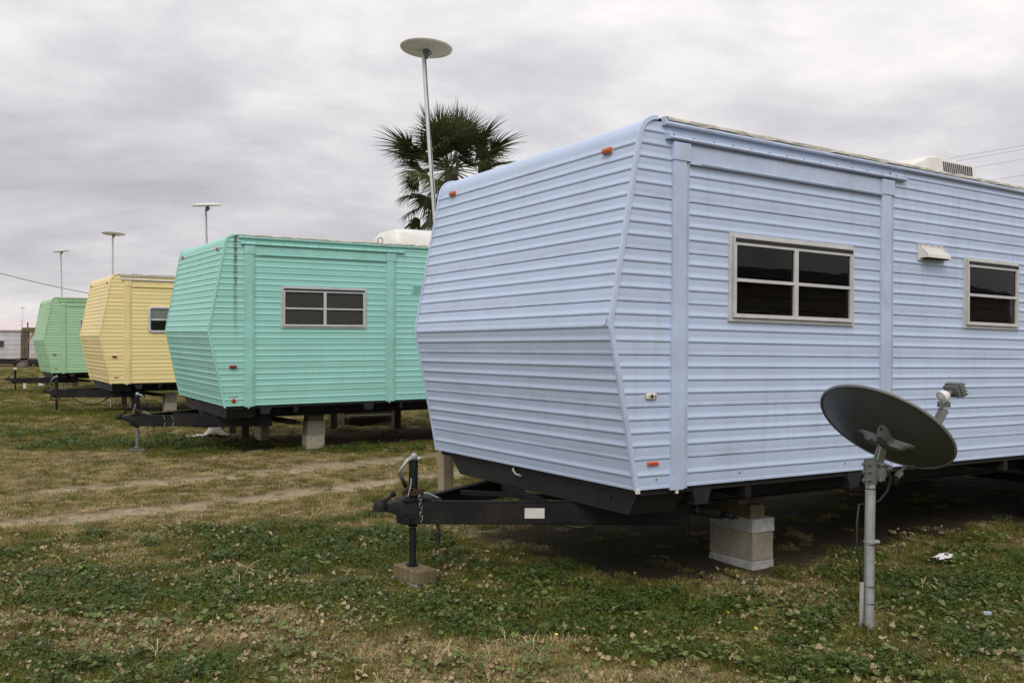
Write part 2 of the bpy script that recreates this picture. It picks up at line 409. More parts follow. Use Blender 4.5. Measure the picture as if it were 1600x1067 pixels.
def frange(a, b, st):
    r = []; x = a
    while x < b - 1e-6: r.append(x); x += st
    return r
ys = [-60, -20, -6, 0, 2.5] + frange(3.2, 9, .09) + frange(9, 16, .16) + frange(16, 34, .5) + [34, 40, 50, 65, 90, 150, 300, 700, 1800]
xs = [-1500, -500, -200, -100, -60, -40, -28] + frange(-22, -10, .6) + frange(-10, -5, .25) + frange(-5, 5, .1) + frange(5, 10, .3) + [10, 14, 20, 40, 90, 300, 1500]
mb = MB(); gcol = []
rows = []
for y in ys:
    row = []
    for x in xs:
        z = gz(x, y) + (.018*noise.noise(Vector((x*1.3, y*1.3, 0))) + .008*noise.noise(Vector((x*5, y*5, 2))) if abs(x) < 12 and y < 30 else 0)
        if abs(x) < 10 and y < 20: z -= .03*dirt_amt(x, y)
        row.append((x, y, z))
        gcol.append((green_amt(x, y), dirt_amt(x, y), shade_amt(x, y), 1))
    rows.append(row)
mb.sheet(rows)
def ground_material():
    m, nt_, p = newmat('lawn_ground'); b = NB(nt_); co = b.coord()
    at = b.n('ShaderNodeAttribute'); at.attribute_name = 'cover'
    sx = b.n('ShaderNodeSeparateColor'); b.l(at.outputs['Color'], sx.inputs[0])
    fine = b.noise(co, 34, 6, .75, .3); mid = b.noise(co, 3.1, 6, .7); huge = b.noise(co, .35, 5, .6)
    dry = b.mix(b.ramp(fine, [(.32, 0), (.68, 1)]), (.085, .064, .028), (.235, .185, .090))
    dry = b.mix(b.math('MULTIPLY', b.ramp(mid, [(.4, 0), (.65, 1)]), .55), dry, (.10, .085, .035))
    grn = b.mix(b.ramp(fine, [(.3, 0), (.7, 1)]), (.018, .026, .008), (.075, .095, .030))
    gm = b.math('ADD', sx.outputs[0], b.math('MULTIPLY', b.math('SUBTRACT', b.noise(co, 7, 5, .7), .5), 1.1))
    gm = b.ramp(gm, [(.35, 0), (.72, 1)])
    farg = b.ramp(huge, [(.35, 0), (.65, 1)])
    c = b.mix(b.math('MULTIPLY', gm, .85), dry, grn)
    soil = b.mix(b.ramp(fine, [(.3, 0), (.7, 1)]), (.28, .22, .14), (.58, .47, .33))
    dm = b.math('MULTIPLY', sx.outputs[1], b.ramp(b.noise(co, 12, 5, .7), [(.35, .3), (.6, 1)]))
    c = b.mix(dm, c, soil)
    sh = b.mix(b.ramp(fine, [(.3, 0), (.7, 1)]), (.022, .017, .011), (.07, .055, .035))  # bare soil under the trailers, coloured darker to deepen the shade
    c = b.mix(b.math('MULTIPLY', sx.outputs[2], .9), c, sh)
    b.val(p.inputs['Base Color'], c); p.inputs['Roughness'].default_value = .95; p.inputs['Specular IOR Level'].default_value = .1
    b.l(b.bump(b.math('ADD', fine, b.math('MULTIPLY', mid, 1.5)), .9, .03), p.inputs['Normal'])
    return m
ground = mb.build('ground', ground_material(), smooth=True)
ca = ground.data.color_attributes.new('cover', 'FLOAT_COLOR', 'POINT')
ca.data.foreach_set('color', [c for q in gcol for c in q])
tag(ground, 'rough lawn of dry and green grass crossed by two worn wheel tracks', None, None, 'structure')

# ------------------------------------------------------------------ trailers
H, ZK, SB, ST, W, LEN = 2.144, .945, .202, .2225, 2.44, 8.6
LV = [0, .171, .473, .773, 1.076, 1.376, 1.68]
RAD = .13
A_ = math.atan2(ST, H-ZK)
def s_up(z): return ST*(z-ZK)/(H-ZK)
cz_ = H-RAD; cs_ = s_up(cz_) + RAD/cos(A_)
PATH = [(SB, 0), (SB*.5, ZK*.5), (.012, ZK-.05), (.003, ZK), (.010, ZK+.05)]
zt = cz_ + RAD*sin(A_)
PATH += [(s_up(z), z) for z in (1.2, 1.5, 1.8, zt)]
for i in range(1, 9):
    th = A_ + (pi/2-A_)*i/8; PATH.append((cs_-RAD*cos(th), cz_+RAD*sin(th)))
def s_front(z):
    zz = [p[1] for p in PATH]; return interp(z, zz, [p[0] for p in PATH])
def profile(z0, z1, lap=True, step=.0755, endgap=True):
    r = []
    if lap: r += [(z0, -.012), (z0+.0005, .0032), (z0+.012, .0028), (z0+.020, .0004)]
    else: r += [(z0, 0)]
    k = 1
    while z0 + k*step < z1 - .035:
        z = z0 + k*step
        r += [(z-.026, .0008), (z-.004, 0), (z-.001, .0044), (z+.004, .0074), (z+.010, .0074), (z+.017, .0050), (z+.025, .0020), (z+.036, .0004)]; k += 1
    if endgap: r += [(z1-.0055, .0008), (z1-.0050, -.012), (z1, -.012)]
    else: r += [(z1, 0)]
    return r
def with_z(rows, z):
    out = []
    for i, (a, o) in enumerate(rows):
        if i and rows[i-1][0] < z - 1e-5 and a > z + 1e-5:
            t = (z-rows[i-1][0])/(a-rows[i-1][0]); out.append((z, lerp(rows[i-1][1], o, t)))
        out.append((a, o))
    return out
PCACHE = {}
def side_panel(z0, z1, s0, s1, holes, phase=0, flat=False, lap=True):
    """s0 may be None = follow the slanted front edge"""
    key = (round(z0, 4), round(z1, 4), s0, s1, tuple(holes), flat)
    if key in PCACHE: return PCACHE[key]
    if flat: rows_ = [(z0, 0), (z1, 0)]
    else: rows_ = profile(z0, z1)
    hs = [h for h in holes if h[0] < s1 and h[1] > (s0 or 0) and h[2] < z1 and h[3] > z0]
    for h in hs:
        rows_ = with_z(rows_, h[2]); rows_ = with_z(rows_, h[3])
    cols = sorted(set([-1.0, s1] + [c for h in hs for c in (h[0], h[1])]))
    span = s1 - (s0 if s0 is not None else 0)
    b = MB(); n = len(cols)
    for z, o in rows_:
        sa = s0 if s0 is not None else s_front(z) + .006
        for c in cols:
            b.v.append(((sa if c < 0 else c), -o, z))
    for i in range(len(rows_)-1):
        for k in range(n-1):
            zc_ = (rows_[i][0]+rows_[i+1][0])/2; cc = ((cols[k] if cols[k] >= 0 else (s0 or .3)) + cols[k+1])/2
            if any(h[0] < cc < h[1] and h[2] < zc_ < h[3] for h in hs): continue
            b.f.append((i*n+k, i*n+k+1, (i+1)*n+k+1, (i+1)*n+k)); b.m.append(0)
    PCACHE[key] = b.mesh('siding_panel', BLUE); return PCACHE[key]
def side_spans(z0, z1, s0, s1, holes):
    full = sorted([h for h in holes if h[2] <= z0+.001 and h[3] >= z1-.001 and (s0 or 0) < h[0] and h[1] < s1])
    rest = [h for h in holes if h not in full]; res = []; a = s0
    for h in full: res.append((a, h[0])); a = h[1]
    res.append((a, s1)); return [side_panel(z0, z1, p, q, rest) for p, q in res]
def front_panel(z0, z1):
    key = ('f', z0, z1)
    if key in PCACHE: return PCACHE[key]
    rows_ = profile(z0, min(z1, zt-.02), endgap=z1 < 2)
    for zz in (ZK-.05, ZK, ZK+.05): rows_ = with_z(rows_, zz)
    pts = []
    for z, o in rows_:
        nx, nz = ((-cos(A_), sin(A_)) if z > ZK else (-.978, -.209))
        if abs(z-ZK) < .03: nx, nz = -1, 0
        pts.append((s_front(z)+nx*o, z+nz*o))
    if z1 > 2:
        i0 = next(i for i, p in enumerate(PATH) if p[1] >= zt-.001)
        pts += PATH[i0:]
        pts.append((PATH[-1][0]+.12, H+.002))
    b = MB(); b.sheet([[(s, W-.004, z), (s, .004, z)] for s, z in pts])
    PCACHE[key] = b.mesh('siding_panel', BLUE); return PCACHE[key]
def put(name, me, mat, parent):
    o = bpy.data.objects.new(name, me); COL.objects.link(o); o.parent = parent
    if mat:
        if not me.materials: me.materials.append(mat)
        o.material_slots[0].link = 'OBJECT'; o.material_slots[0].material = mat
    return o
def sweep_trim(near=True):
    """L-shaped corner moulding following the front outline"""
    sgn = 1 if near else -1; w0 = 0 if near else W
    sec = [(.014, .000), (.014, .009), (.010, .012), (.004, .008), (-.002, .013), (-.010, .010), (-.012, -.014), (-.006, -.015), (-.004, .000)]
    b = MB(); pts = PATH; n = len(sec); rr = []
    for i, (s, z) in enumerate(pts):
        a = pts[max(i-1, 0)]; c = pts[min(i+1, len(pts)-1)]; t = Vector((c[0]-a[0], c[1]-a[1])).normalized(); nr = Vector((-t.y, t.x))
        rr.append([(s+nr.x*o, w0+sgn*w, z+nr.y*o) for w, o in sec] + [(s+nr.x*sec[0][1], w0+sgn*sec[0][0], z+nr.y*sec[0][1])])
    b.sheet(rr); return b
def rrect(w, h, r, n=4):
    pts = []
    for cx, cy, a0 in ((w/2-r, h/2-r, 0), (-w/2+r, h/2-r, 90), (-w/2+r, -h/2+r, 180), (w/2-r, -h/2+r, 270)):
        for i in range(n+1):
            a = radians(a0+90*i/n); pts.append((cx+r*cos(a), cy+r*sin(a)))
    return pts
def ring(b, s0, s1, z0, z1, t, y0, y1):
    """rectangular frame ring of bar width t between depths y0 (back) and y1 (front, more negative)"""
    b.box(s0, s0+t, y1, y0, z0, z1); b.box(s1-t, s1, y1, y0, z0, z1)
    b.box(s0+t, s1-t, y1, y0, z0, z0+t); b.box(s0+t, s1-t, y1, y0, z1-t, z1)
def window(par, s0, s1, z0, z1, cols, style='alu', blinds=None):
    fr = MB()
    if style == 'round':
        w_, h_ = s1-s0, z1-z0; cs, cz = (s0+s1)/2, (z0+z1)/2; rr = []
        for (ins, yy) in ((0, 0), (0, -.026), (.012, -.034), (.042, -.034), (.050, -.016), (.050, .03)):
            rr.append([(cs+p[0], yy, cz+p[1]) for p in rrect(w_-2*ins, h_-2*ins, max(.075-ins, .01), 5)]); rr[-1].append(rr[-1][0])
        fr.sheet(rr); frame = fr.build('window_frame', ALU, par)
        gx0, gx1, gz0, gz1 = s0+.05, s1-.05, z0+.05, z1-.05; zm = (gz0+gz1)/2-.0
        MB().box(gx0, gx1, -.020, -.004, zm-.016, zm+.016).build('meeting_rail', ALU, frame)
        for a, c in ((gz0, zm-.016), (zm+.016, gz1)):
            MB().box(gx0, gx1, -.010, -.006, a, c).build('pane', GLASSC, frame)
    else:
        ring(fr, s0, s1, z0, z1, .020, .005, -.016)       # outer flange
        ring(fr, s0+.024, s1-.024, z0+.024, z1-.024, .007, .03, -.034)
        frame = fr.build('window_frame', ALU, par)
        dark_ring = MB(); ring(dark_ring, s0+.0195, s1-.0195, z0+.0195, z1-.0195, .006, .006, -.012); dark_ring.build('shadow_line_ring', RUBBER, frame)  # black ring added as the shadow line between flange and inner frame
        a0, a1, b0, b1 = s0+.031, s1-.031, z0+.031, z1-.031
        MB().box(a0, a1, -.033, -.024, b1-.022, b1).build('shade_roll', RUBBER, frame)
        b1 -= .022
        step = (a1-a0)/cols
        for i in range(cols):
            p0 = a0+i*step; p1 = p0+step; sa = MB()
            ring(sa, p0+.001, p1-.001, b0, b1-.002, .017, .0, -.028)
            zm = lerp(b0, b1, .49); sa.box(p0+.018, p1-.018, -.026, .0, zm-.010, zm+.010)
            sa.build('sash', ALU, frame)
            MB().box(p0+.018, p1-.018, -.012, -.008, b0+.017, zm-.010).build('pane', GLASSC if blinds else GLASS, frame)
            MB().box(p0+.018, p1-.018, -.016, -.012, zm+.010, b1-.019).build('pane', GLASSC if blinds else GLASS, frame)
        sc = MB(); k = 6 if cols > 1 else 4
        for i in range(k):
            for z in (z0+.010, z1-.010):
                x = lerp(s0+.09, s1-.09, i/(k-1)); sc.lathe([(.0001, -.004), (.0045, -.003), (.005, 0)], 6, Matrix.Translation((x, -.0165, z)) @ Matrix.Rotation(pi/2, 4, 'X'))
        for i in range(3):
            z = lerp(z0+.08, z1-.08, i/2); sc.lathe([(.0001, -.004), (.0045, -.003), (.005, 0)], 6, Matrix.Translation((s0+.010, -.0165, z)) @ Matrix.Rotation(pi/2, 4, 'X'))
        part_stuff(sc, 'screws', SCREW, frame)
    if blinds:
        bl = MB(); z = z0+.05 if style != 'round' else (z0+z1)/2+.02
        while z < z1-.04:
            bl.beam((s0+.05, .012, z), (s1-.04, .012, z), .0016, .017, up=(0, .25, .97)); z += .019
        tag(bl.build('blinds', blinds, frame), kind='stuff')
    return frame
def lamp_at(par, name, mat, M, w, h, d=.028, base=WHITEP, r=.012):
    """rounded marker lamp; local X = width, Y = height, Z = outwards"""
    b = MB(); pts = rrect(w, h, r); rr = []
    for ins, zz in ((0, 0), (0, d*.25)): rr.append([(p[0], p[1], zz) for p in rrect(w-2*ins, h-2*ins, r)])
    for q in rr: q.append(q[0])
    b.sheet([[M @ Vector(p) for p in q] for q in rr]); 
    o = b.build(name, base, par)
    c = MB(); rr = []
    for ins, zz in ((.002, d*.2), (.003, d*.75), (.008, d), (min(w, h)*.5-.001, d)):
        q = [(p[0], p[1], zz) for p in rrect(max(w-2*ins, .001), max(h-2*ins, .001), max(r-ins*.5, .0005))]; q.append(q[0]); rr.append(q)
    c.sheet([[M @ Vector(p) for p in q] for q in rr]); c.build('lens', mat, o, smooth=True)
    return o
def side_M(s, z): # X along +s, Y up, Z = -w (outwards)
    return Matrix(((1, 0, 0, s), (0, 0, -1, -.004), (0, 1, 0, z), (0, 0, 0, 1)))
def front_M(z, w):
    ca, sa = cos(A_), sin(A_)
    # X along -w, Y up the slanted face, Z outward (-cos, 0, sin)
    return Matrix(((0, sa, -ca, s_front(z)-.003), (-1, 0, 0, w), (0, ca, sa, z), (0, 0, 0, 1)))

HOLE_BIG = (.94, 2.065, 1.01, 1.495)
def base_shell():
    b = MB()
    for w in (W,):
        b.sheet([[(s_front(z)+.006, w, z), (LEN, w, z)] for z in (0, .4, ZK, 1.3, 1.7, 2.0, 2.05, 2.1, H-.003)])
    b.sheet([[(LEN, W, z), (LEN, 0, z)] for z in (0, H)])
    return b
def roof_mesh():
    b = MB(); ss = [PATH[-1][0]+.10] + frange(.8, LEN, .4) + [LEN]; ws = [-.006, .0, .4, 1.22, 2.04, 2.44, 2.446]
    b.sheet([[(s, w, H + .004 + .035*max(0, 1-((w-1.22)/1.22)**2) - (.018 if w in (-.006, 2.446) else 0)) for s in ss] for w in ws][::-1])
    return b
SHELL = base_shell().mesh('far_wall', BLUE); ROOFME = roof_mesh().mesh('roof', WHITEP, True)

def build_trailer(key, P, T, gh, label, front_lamp, cfg):
    px, py, zb, yaw, rl, pt = POSE[key]
    root = empty('travel_trailer', (px, py, zb+CAMZ), (rl, -pt, yaw))
    tag(root, label, 'travel trailer', 'pastel travel trailers parked in a row')
    holes = [HOLE_BIG] + ([(3.42, 4.11, 1.03, 1.515)] if cfg.get('win2') else [])
    if cfg.get('round'): holes[0] = (.94, 2.04, 1.04, 1.485)
    G = [.019]
    lv = LV+[1.98]
    # side panels: ahead of the slide-out, on it, behind it
    for i in range(len(LV)):
        z0 = LV[i]; z1 = LV[i+1] if i < 6 else 2.128
        put('siding_panel', side_panel(z0, z1, None, .447, []), P, root)
        for me_ in side_spans(z0, min(z1, 1.905), .565, 2.39, holes): put('siding_panel', me_, P, root)
        for me_ in side_spans(z0, z1, 2.50, LEN, holes): put('siding_panel', me_, P, root)
    put('siding_panel', side_panel(1.99, 2.128, .447, 2.50, [], flat=True), P, root)
    put('far_wall', SHELL, P, root)
    for z0, z1 in ((0, .171), (.171, .473), (.473, .773), (.773, 1.076), (1.076, 1.376), (1.376, 2.144)):
        put('siding_panel', front_panel(z0, z1), P, root)
    put('roof', ROOFME, WHITEP, root)
    for near in (True, False): smooth_angle(sweep_trim(near).build('corner_trim', T, root), 50)
    # small end caps and screws on the near corner trim
    e_ = MB(); e_.bbox(SB-.012, SB+.014, -.017, -.002, -.018, .010, .003); e_.build('trim_end_cap', WHITEP if key == 'B' else T, root)
    # slide-out posts, header, rails
    for k, (a, c, lip) in enumerate(((.447, .545, .022), (2.385, 2.490, .018))):
        b = MB(); b.bbox(a, c, -.022, .004, -.014, 1.93, .003); b.box(c+.001, c+.020, -.012, .004, -.008, 1.93); b.box(c+.0205, c+.026, -.018, .004, -.008, 1.93)
        b.build('slide_out_post', T, root)
        b = MB(); b.bbox(a-.006, c+.028, -.028, -.002, 1.912, 2.018, .003); o = b.build('corner_bracket', T, root)
        s_ = MB()
        for x in (a+.018, c+.006):
            for z in (1.935, 1.99): s_.lathe([(.0001, -.004), (.006, -.003), (.007, 0)], 6, Matrix.Translation((x, -.028, z)) @ Matrix.Rotation(pi/2, 4, 'X'))
        part_stuff(s_, 'screws', SCREW, o)
        b = MB(); b.tube([(a+.05, -.011, -.014), (a+.05, -.011, -.034)], .011, 8); b.build('post_foot', WHITEP if key == 'B' else T, root)
    b = MB(); b.box(.574, 2.379, -.012, .003, 1.905, 2.012); b.bbox(.574, 2.379, -.024, -.0125, 1.898, 1.914, .003); b.box(.66, 2.379, -.030, -.0245, 1.906, 1.911)
    b.build('header_board', T, root)
    b = MB()   # drip rail above the slide-out
    rr = []
    for s in (.395, 2.64): rr.append([(s, y, z) for y, z in ((.002, 2.060), (-.006, 2.060), (-.010, 2.050), (-.036, 2.046), (-.040, 2.036), (-.034, 2.028), (-.008, 2.030), (.002, 2.030), (.002, 2.060))])
    b.sheet(rr); b.box(.392, .400, -.042, .002, 2.026, 2.064); b.box(2.636, 2.644, -.042, .002, 2.026, 2.064)
    rail = b.build('drip_rail', ALU if key == 'Y' else T, root)
    s_ = MB()
    for i in range(14):
        s_.lathe([(.0001, .004), (.005, .003), (.006, 0)], 6, Matrix.Translation((.45+i*.162, -.0105, 2.056)) @ Matrix.Rotation(pi/2, 4, 'X'))
    part_stuff(s_, 'screws', SCREW, rail)
    b = MB()   # roof edge gutter
    rr = []
    for s in (.372, LEN): rr.append([(s, y, z) for y, z in ((.003, 2.150), (-.010, 2.150), (-.014, 2.128), (-.026, 2.126), (-.031, 2.116), (-.026, 2.106), (.003, 2.108), (.003, 2.150))])
    b.sheet(rr); b.box(.366, .373, -.033, .003, 2.102, 2.152)
    gut = smooth_angle(b.build('roof_gutter', (ALU if key in 'Y' else T), root), 35)
    # peeling membrane edge along the roof line
    rnd = random.Random(key); b = MB(); rr = []; s = .40
    while s < LEN:
        j = rnd.random(); k_ = .005 if key == 'T' else .007
        rr.append([(s, -.013-.004*j, 2.151), (s, -.019-.010*rnd.random(), 2.138-.012*j*j), (s, -.020-.006*j, 2.149+k_*rnd.random()), (s, -.004, 2.156+k_*1.2*rnd.random()), (s, .03, 2.158+.004*j), (s, .07, 2.150)])
        s += .035 + .06*rnd.random()
    b.sheet(rr); b.build('roof_edge_membrane', MEMB, root, smooth=False)
    # windows
    if cfg.get('round'): window(root, .89, 2.09, .996, 1.528, 1, 'round', BLINDW)
    else: window(root, .911, 2.089, .983, 1.524, 2, 'alu', BLINDM if key != 'B' else None)
    if cfg.get('win2'):
        w2 = window(root, 3.39, 4.139, 1.003, 1.541, 1, 'alu')
        cb = MB(); cb.sheet([[(3.40+.74*i/40, .035+.008*sin(i*1.1), z) for i in range(41)] for z in (1.27, 1.40, 1.53)]); cb.build('curtain', CURT, w2, smooth=True)
    # lamps
    for (z, w) in ((1.977, .265), (2.0, 2.19)): lamp_at(root, 'marker_lamp', AMBER, front_M(z, w), .085, .042, .03)
    front_lamp(root)
    # floor and chassis
    b = MB(); b.add([(SB+.03, .02, -.004), (SB+.03, W-.02, -.004), (LEN, W-.02, -.004), (LEN, .02, -.004), (SB+.03, .02, -.035), (SB+.03, W-.02, -.035), (LEN, W-.02, -.035), (LEN, .02, -.035)],
                    [(0, 1, 2, 3), (7, 6, 5, 4), (0, 4, 5, 1), (1, 5, 6, 2), (2, 6, 7, 3), (3, 7, 4, 0)])
    b.build('underbelly', UNDER, root)
    for w in (.33, 2.11):
        b = MB(); b.box(.45, LEN, w-.004, w+.004, -.17, -.045); b.box(.45, LEN, w-.04, w+.04, -.045, -.036); b.box(.45, LEN, w-.04, w+.04, -.18, -.17); b.build('chassis_rail', BLACK, root)
    for s in (1.1, 2.6, 4.0, 5.6):
        MB().box(s, s+.05, .02, W-.02, -.11, -.037).build('cross_member', BLACK, root)
    b = MB()   # front pan below the nose
    t0, t1 = SB+.035, SB+.06
    b.add([(t0, .02, -.036+.034), (t0, W-.13, -.002), (t0+.01, W-.30, -.160), (t0+.01, .12, -.160), (.62, .05, -.036), (.62, W-.13, -.036), (.60, W-.30, -.165), (.60, .12, -.165)],
          [(0, 1, 2, 3), (7, 6, 5, 4), (0, 4, 5, 1), (1, 5, 6, 2), (2, 6, 7, 3), (3, 7, 4, 0)])
    pan = b.build('front_pan', PANM, root)
    if key in 'BT':
        hs = MB()
        for w, z, r in ((1.45, -.05, .008), (1.2, -.10, .008), (.95, -.06, .006), (.30, -.075, .022)):
            hs.lathe([(.0001, .0), (r, 0)], 10, Matrix.Translation((t0-.0015, w, z)) @ Matrix.Rotation(-pi/2, 4, 'Y'))
        part_stuff(hs, 'holes', DARKHOLE, pan)
        pp = MB(); pp.tube([(t0-.0, 1.33, .0), (t0-.03, 1.32, -.03), (t0-.035, 1.28, -.055), (t0-.01, 1.24, -.068)], .007, 7); pp.build('drain_hose', GALV if key == 'B' else WIRE, pan, smooth=True)
    # hitch frame
    for p1 in ((.90, .30), (.90, 2.14)):
        sg = 1 if p1[1] > W/2 else -1
        p0 = (-.655, W/2+sg*.035); b = MB()
        d = Vector((p1[0]-p0[0], p1[1]-p0[1], 0)).normalized(); nn = Vector((-d.y, d.x, 0))*(-sg if sg > 0 else 1)
        b.beam((p0[0], p0[1], -.235), (p1[0], p1[1], -.235), .008, .142)
        for z in (-.168, -.302): b.beam(Vector((p0[0], p0[1], z))+nn*.02*(1 if sg < 0 else 1), Vector((p1[0], p1[1], z))+nn*.02, .048, .008)
        fb = b.build('hitch_beam', BLACK, root)
        if sg < 0 and key == 'B':
            q0 = Vector((p0[0], p0[1], -.235)); q1 = Vector((p1[0], p1[1], -.235)); outw = Vector((d.y, -d.x, 0))
            a = q0.lerp(q1, .41); c = q0.lerp(q1, .48)
            lb = MB(); o1 = outw*.0045; o2 = outw*.0065; up = Vector((0, 0, .032))
            vs = [a+o1-up, c+o1-up, c+o1+up, a+o1+up, a+o2-up, c+o2-up, c+o2+up, a+o2+up]
            lb.add(vs, [(4, 5, 6, 7), (3, 2, 1, 0), (0, 1, 5, 4), (1, 2, 6, 5), (2, 3, 7, 6), (3, 0, 4, 7)])
            lb.build('blank_plate', WHITEP, fb)
    # cross brace between the beams
    MB().beam((.28, 1.55, -.19), (.12, .75, -.19), .04, .05).build('cross_member', BLACK, root)
    MB().beam((-.1, 1.50, -.19), (.42, .95, -.19), .03, .03).build('diagonal_brace', BLACK, root)
    b = MB()   # coupler: lofted channel narrowing to the ball socket
    rr = []
    for s, hw, z0, z1 in ((-.44, .085, -.235, -.150), (-.56, .075, -.262, -.146), (-.66, .060, -.275, -.150), (-.72, .048, -.250, -.158), (-.775, .040, -.226, -.168), (-.80, .040, -.222, -.165)):
        c_ = W/2; rr.append([(s, c_-hw, z0), (s, c_-hw, z1-.018), (s, c_-hw*.72, z1), (s, c_+hw*.72, z1), (s, c_+hw, z1-.018), (s, c_+hw, z0)])
    b.sheet(rr)
    b.lathe([(.0001, .044), (.022, .038), (.038, .022), (.044, 0), (.044, -.022), (.056, -.024), (.056, -.029), (.046, -.030)], 16, Matrix.Translation((-.83, W/2, -.185)))
    cp = smooth_angle(b.build('coupler', BLACK, root), 40)
    MB().box(-.69, -.655, W/2-.06, W/2+.06, -.306, -.235).build('coupler_stop', BLACK, cp)
    b = MB(); b.tube([(-.81, W/2-.01, -.160), (-.75, W/2-.01, -.118)], .013, 8); b.tube([(-.75, W/2-.01, -.118), (-.735, W/2-.01, -.112)], .019, 8); b.build('latch', BLACK, cp, smooth=True)
    # tongue jack
    zg = gh['jack'] - (zb+CAMZ)   # local z of what the foot stands on
    s0 = -.604
    b = MB(); b.tube([(s0, W/2, -.33), (s0, W/2, .085)], .029, 16); b.tube([(s0, W/2, .085), (s0, W/2, .090)], .0305, 16)
    b.box(s0-.09, s0+.09, W/2-.075, W/2+.075, -.160, -.151)
    jk = smooth_angle(b.build('tongue_jack', BLACK, root), 40)
    b = MB(); b.tube([(s0+.002, W/2, -.34), (s0+.002, W/2, zg)], .022, 14); b.tube([(s0, W/2, zg), (s0, W/2, zg+.006)], .04, 14)
    smooth_angle(b.build('jack_leg', cfg.get('legmat', BLACK), jk), 40)
    if key != 'G':
        cr_ = -1 if key != 'T' else 1
        b = MB()
        hub = Vector((s0, W/2-.012, .112)); b.lathe([(.0001, .014), (.018, .014), (.022, .008), (.022, -.012), (.0001, -.014)], 14, Matrix.Translation(hub) @ Matrix.Rotation(pi/2, 4, 'X'))
        b.tube([(s0, W/2, .085), (s0, W/2, .112)], .012, 8)
        e1 = hub + Vector((-.115*(1 if cr_ < 0 else -1), -.01, -.095)); mid_ = hub + Vector((-.05*(1 if cr_ < 0 else -1), -.006, -.020))
        b.sheet([[(p.x-hub.x)*0+p.x, ] and [p+Vector((0, -.004, q)), p+Vector((0, .006, q))][::1] for p, q in ((hub, .014), (mid_, .015), (e1, .008))])
        b.tube([hub, mid_, e1], [.013, .012, .008], 6)
        b.build('crank_arm', GALV, jk, smooth=True)
        g0 = e1 + Vector((0, -.012, 0)); g1 = g0 + Vector((.045*(1 if cr_ < 0 else -1), -.01, -.088))
        b = MB(); b.tube([g0, g1], [.010, .015], 10); b.build('crank_grip', GRIP, jk, smooth=True)
    else:
        b = MB(); b.bbox(s0-.045, s0+.045, W/2-.045, W/2+.045, .085, .135, .008); b.build('jack_cap', WHITEP, jk)
        b = MB(); b.tube([(s0-.03, W/2-.02, .1), (s0-.08, W/2-.03, .03), (s0-.08, W/2-.03, -.02)], .006, 6); b.tube([(s0-.13, W/2-.03, -.02), (s0-.03, W/2-.03, -.02)], .012, 6); b.build('crank_arm', BLACK, jk)
    # chains coiled round the jack and hanging
    if key in 'BT':
        b = MB(); rnd = random.Random(3)
        for i in range(20):
            a = i*.62; p = Vector((s0+.055*cos(a)*(1+.2*rnd.random()), W/2+.055*sin(a), -.135+.008*(i // 4)+.01*rnd.random()))
            b.torus(Matrix.Translation(p) @ Matrix.Rotation(a+pi/2, 4, 'Z') @ Matrix.Rotation(rnd.uniform(-1, 1), 4, 'X'), .013, .0042, 9, 5, 1.35)
        part_stuff(b, 'rusty_chain', RUST, jk)
        b = MB(); x0 = (s0+.005, W/2-.072) if key == 'B' else (s0+.10, W/2-.10)
        n_ = 8 if key == 'B' else 10
        zc0 = -.14 if key == 'B' else -.30
        for i in range(n_):
            p = Vector((x0[0]+.006*i*.5+.004*rnd.random(), x0[1]-.012, zc0-.026*i))
            b.torus(Matrix.Translation(p) @ Matrix.Rotation(pi/2+(pi/2 if i % 2 else .2), 4, 'Z') @ Matrix.Rotation(pi/2, 4, 'Y'), .0115, .0038, 9, 5, 1.5)
        if key == 'T':
            for i in range(8):
                p = Vector((x0[0]+.09, x0[1]+.02, zc0-.01-.026*i)); b.torus(Matrix.Translation(p) @ Matrix.Rotation(pi/2+(pi/2 if i % 2 else .2), 4, 'Z') @ Matrix.Rotation(pi/2, 4, 'Y'), .0115, .0038, 9, 5, 1.5)
        part_stuff(b, 'safety_chain', CHAINM, jk)
        b = MB(); b.tube([(s0-.03, W/2-.03, -.05+.03), (s0-.035, W/2-.04, -.055), (s0-.05, W/2-.05, -.09), (s0-.06, W/2-.05, -.13)], .003, 5)
        b.tube([(s0+.01, W/2-.03, -.12), (s0+.08, W/2-.05, -.118), (s0+.14, W/2-.075, -.150)], .004, 5); b.build('breakaway_cable', GALV, jk)
    # hanging wiring below the beam
    b = MB()
    if key == 'B':
        b.tube([(s0+.12, W/2-.10, -.30), (s0+.13, W/2-.11, -.34), (s0+.125, W/2-.11, -.37)], .009, 6); b.tube([(s0+.125, W/2-.11, -.365), (s0+.12, W/2-.11, -.43)], .016, 8); b.box(s0+.10, s0+.15, W/2-.13, W/2-.09, -.385, -.375)
        b.build('wiring_plug', RUBBER, root)
        b = MB(); b.tube([(s0+.22+.033*i, W/2-.12-.018*i, -.31-.055*sin(pi*i/10)) for i in range(11)], .003, 5); b.build('loose_wire', PALEW, root); b = MB(); b.tube([(.22+.02*i, .72-.011*i, -.308-.02*sin(pi*i/8)) for i in range(9)], .003, 5); b.build('loose_wire', PALEW, root)
    elif key == 'Y':
        b.tube([(-.35+.06*i, .98-.02*i, -.30-.16*sin(pi*i/11)**.9) for i in range(12)], .012, 6); b.build('wiring_loop', RUBBER, root)
        b = MB(); b.torus(Matrix.Translation((s0-.03, W/2-.07, -.30)) @ Matrix.Rotation(1.2, 4, 'X'), .07, .012, 12, 5, 1.3); b.build('wiring_coil', RUBBER, root)
    elif key == 'T':
        b.tube([(-.05+.06*i, 1.0-.03*i, -.305-.025*sin(pi*i/9)) for i in range(10)], .009, 6)
        b.build('wiring_loop', RUBBER, root)
        b = MB()
